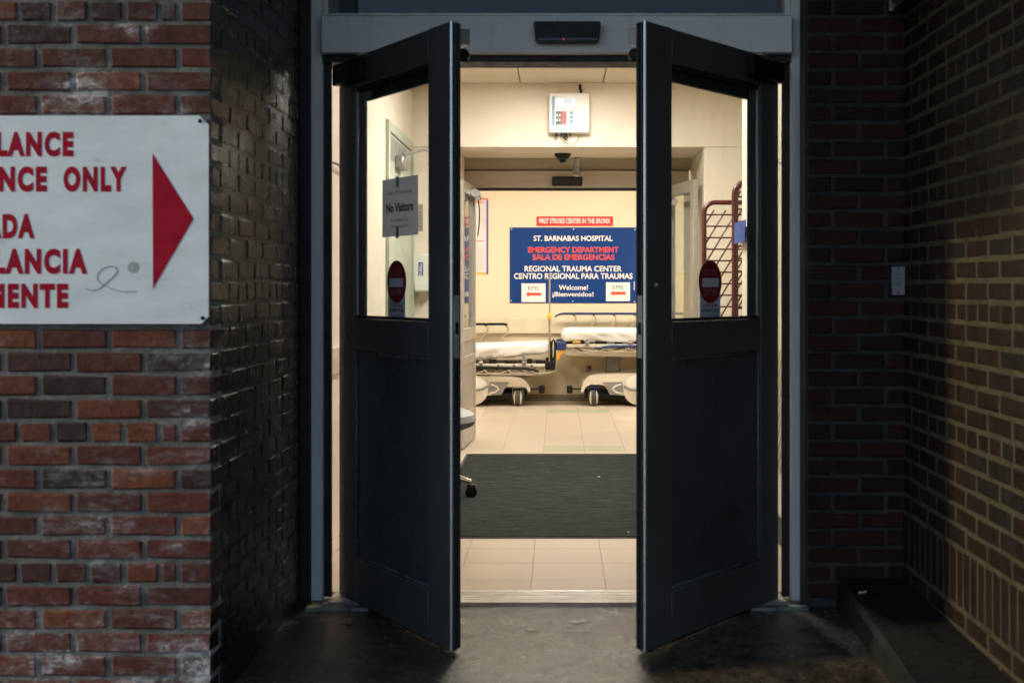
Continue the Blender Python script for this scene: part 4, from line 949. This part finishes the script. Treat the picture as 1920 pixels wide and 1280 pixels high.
for i in range(5):
    a = R(-16 + 72*i); ex, ey = cx+math.cos(a)*0.295, cy+math.sin(a)*0.295
    MB().tube([(cx+math.cos(a)*0.02, cy+math.sin(a)*0.02, 0.15), (cx+math.cos(a)*0.18, cy+math.sin(a)*0.18, 0.125), (ex, ey, 0.095)], [0.024,0.018,0.013], 10).build("base_leg", CHROME, ch)
    cs = thing("caster", None, None); cs.parent = ch; cs.location = (ex-cx, ey-cy, 0)
    for s_ in (-0.014, 0.014): MB().lathe([(0.02,s_-0.010),(0.034,s_-0.008),(0.036,s_),(0.034,s_+0.008),(0.02,s_+0.010)], (0,0,0.037), 'Y', 18).build("wheel", BLACK, cs, True)
    MB().box(-0.026,0.026,-0.02,0.02,0.05,0.082,0.008).build("hood", BLACK, cs, True)

MAROON = plain("maroon_enamel", (0.085,0.013,0.013), 0.35, 0, 0.15, 12)
def mesh_cart(label, xl, xr, Y, ztop, r):
    t = thing("mesh_cart", label, "cart", ((xl+xr)/2, Y, 0), 0, "maroon wire mesh carts in the alcove")
    c = 0.07
    def arc(x, z, a0, a1): return [(x+c*math.cos(R(a0+(a1-a0)*i/6)), Y, z+c*math.sin(R(a0+(a1-a0)*i/6))) for i in range(7)]
    MB().tube([(xl, Y, 0.14)] + arc(xl+c, ztop-c, 180, 90) + arc(xr-c, ztop-c, 90, 0) + [(xr, Y, 0.14)], r, 10).build("end_frame", MAROON, t)
    w = MB(); z = 0.25
    while z < ztop-0.04:
        w.tube([(xl+0.005, Y, z), (xr-0.005, Y, z)], 0.0055, 5); z += 0.076
    a = -1.6
    while a < xr-xl:
        # slanting wires, clipped to the frame
        z0, z1 = 0.25, ztop-0.05; sl = 0.60
        x0_, x1_ = xl+a, xl+a+(z1-z0)*sl
        p0 = max(x0_, xl); p1 = min(x1_, xr)
        if p1 > p0+0.01: w.tube([(p0, Y+0.006, z0+(p0-x0_)/sl), (p1, Y+0.006, z0+(p1-x0_)/sl)], 0.0055, 5)
        a += 0.078
    w.build("wire_mesh", MAROON, t)
    d = MB()
    for x in (xl, xr): d.tube([(x, Y, 0.15), (x, Y+0.42, 0.15)], r*0.9, 8)
    for y in (Y+0.02, Y+0.21, Y+0.40): d.tube([(xl, y, 0.15), (xr, y, 0.15)], r*0.7, 8)
    d.build("deck", MAROON, t)
    for x in (xl+0.02, xr-0.02):
        for y in (Y+0.03, Y+0.39): MB().lathe([(0.03,-0.014),(0.055,-0.012),(0.055,0.012),(0.03,0.014)], (x, y, 0.056), 'X', 16).build("caster", RUB, t)
mesh_cart("lower maroon wire mesh cart with rounded frame, standing behind the taller one", 0.962, 1.50, 8.05, 1.775, 0.016)
mesh_cart("taller maroon wire mesh cart standing nearest the alcove wall end", 1.080, 1.52, 7.46, 1.855, 0.021)
bp = MB().box(1.012, 1.018, 6.62, 7.02, 1.465, 1.585, c=0.002).box(1.018, 1.049, 6.70, 6.76, 1.50, 1.55).build("blue_plate", plain("blue_plastic", (0.008,0.065,0.30), 0.5))
tag(bp, "plain blue plate fixed to the wall end in front of the mesh carts", "plate")
cbl = MB().tube([(-1.078, 5.6, 1.80), (-1.06, 5.8, 1.805), (-1.055, 6.0, 1.80), (-1.078, 6.2, 1.79)], 0.006, 6).build("cable", BLACK)
tag(cbl, "thin black cable on the wall behind the left door gap", "cable")
cbr = MB().tube([(1.045, 5.4, 1.80), (1.035, 5.6, 1.79), (1.035, 5.8, 1.82), (1.046, 6.0, 1.86)], 0.006, 6).build("cable", BLACK)
tag(cbr, "thin black curved cable on the wall behind the right door gap", "cable")
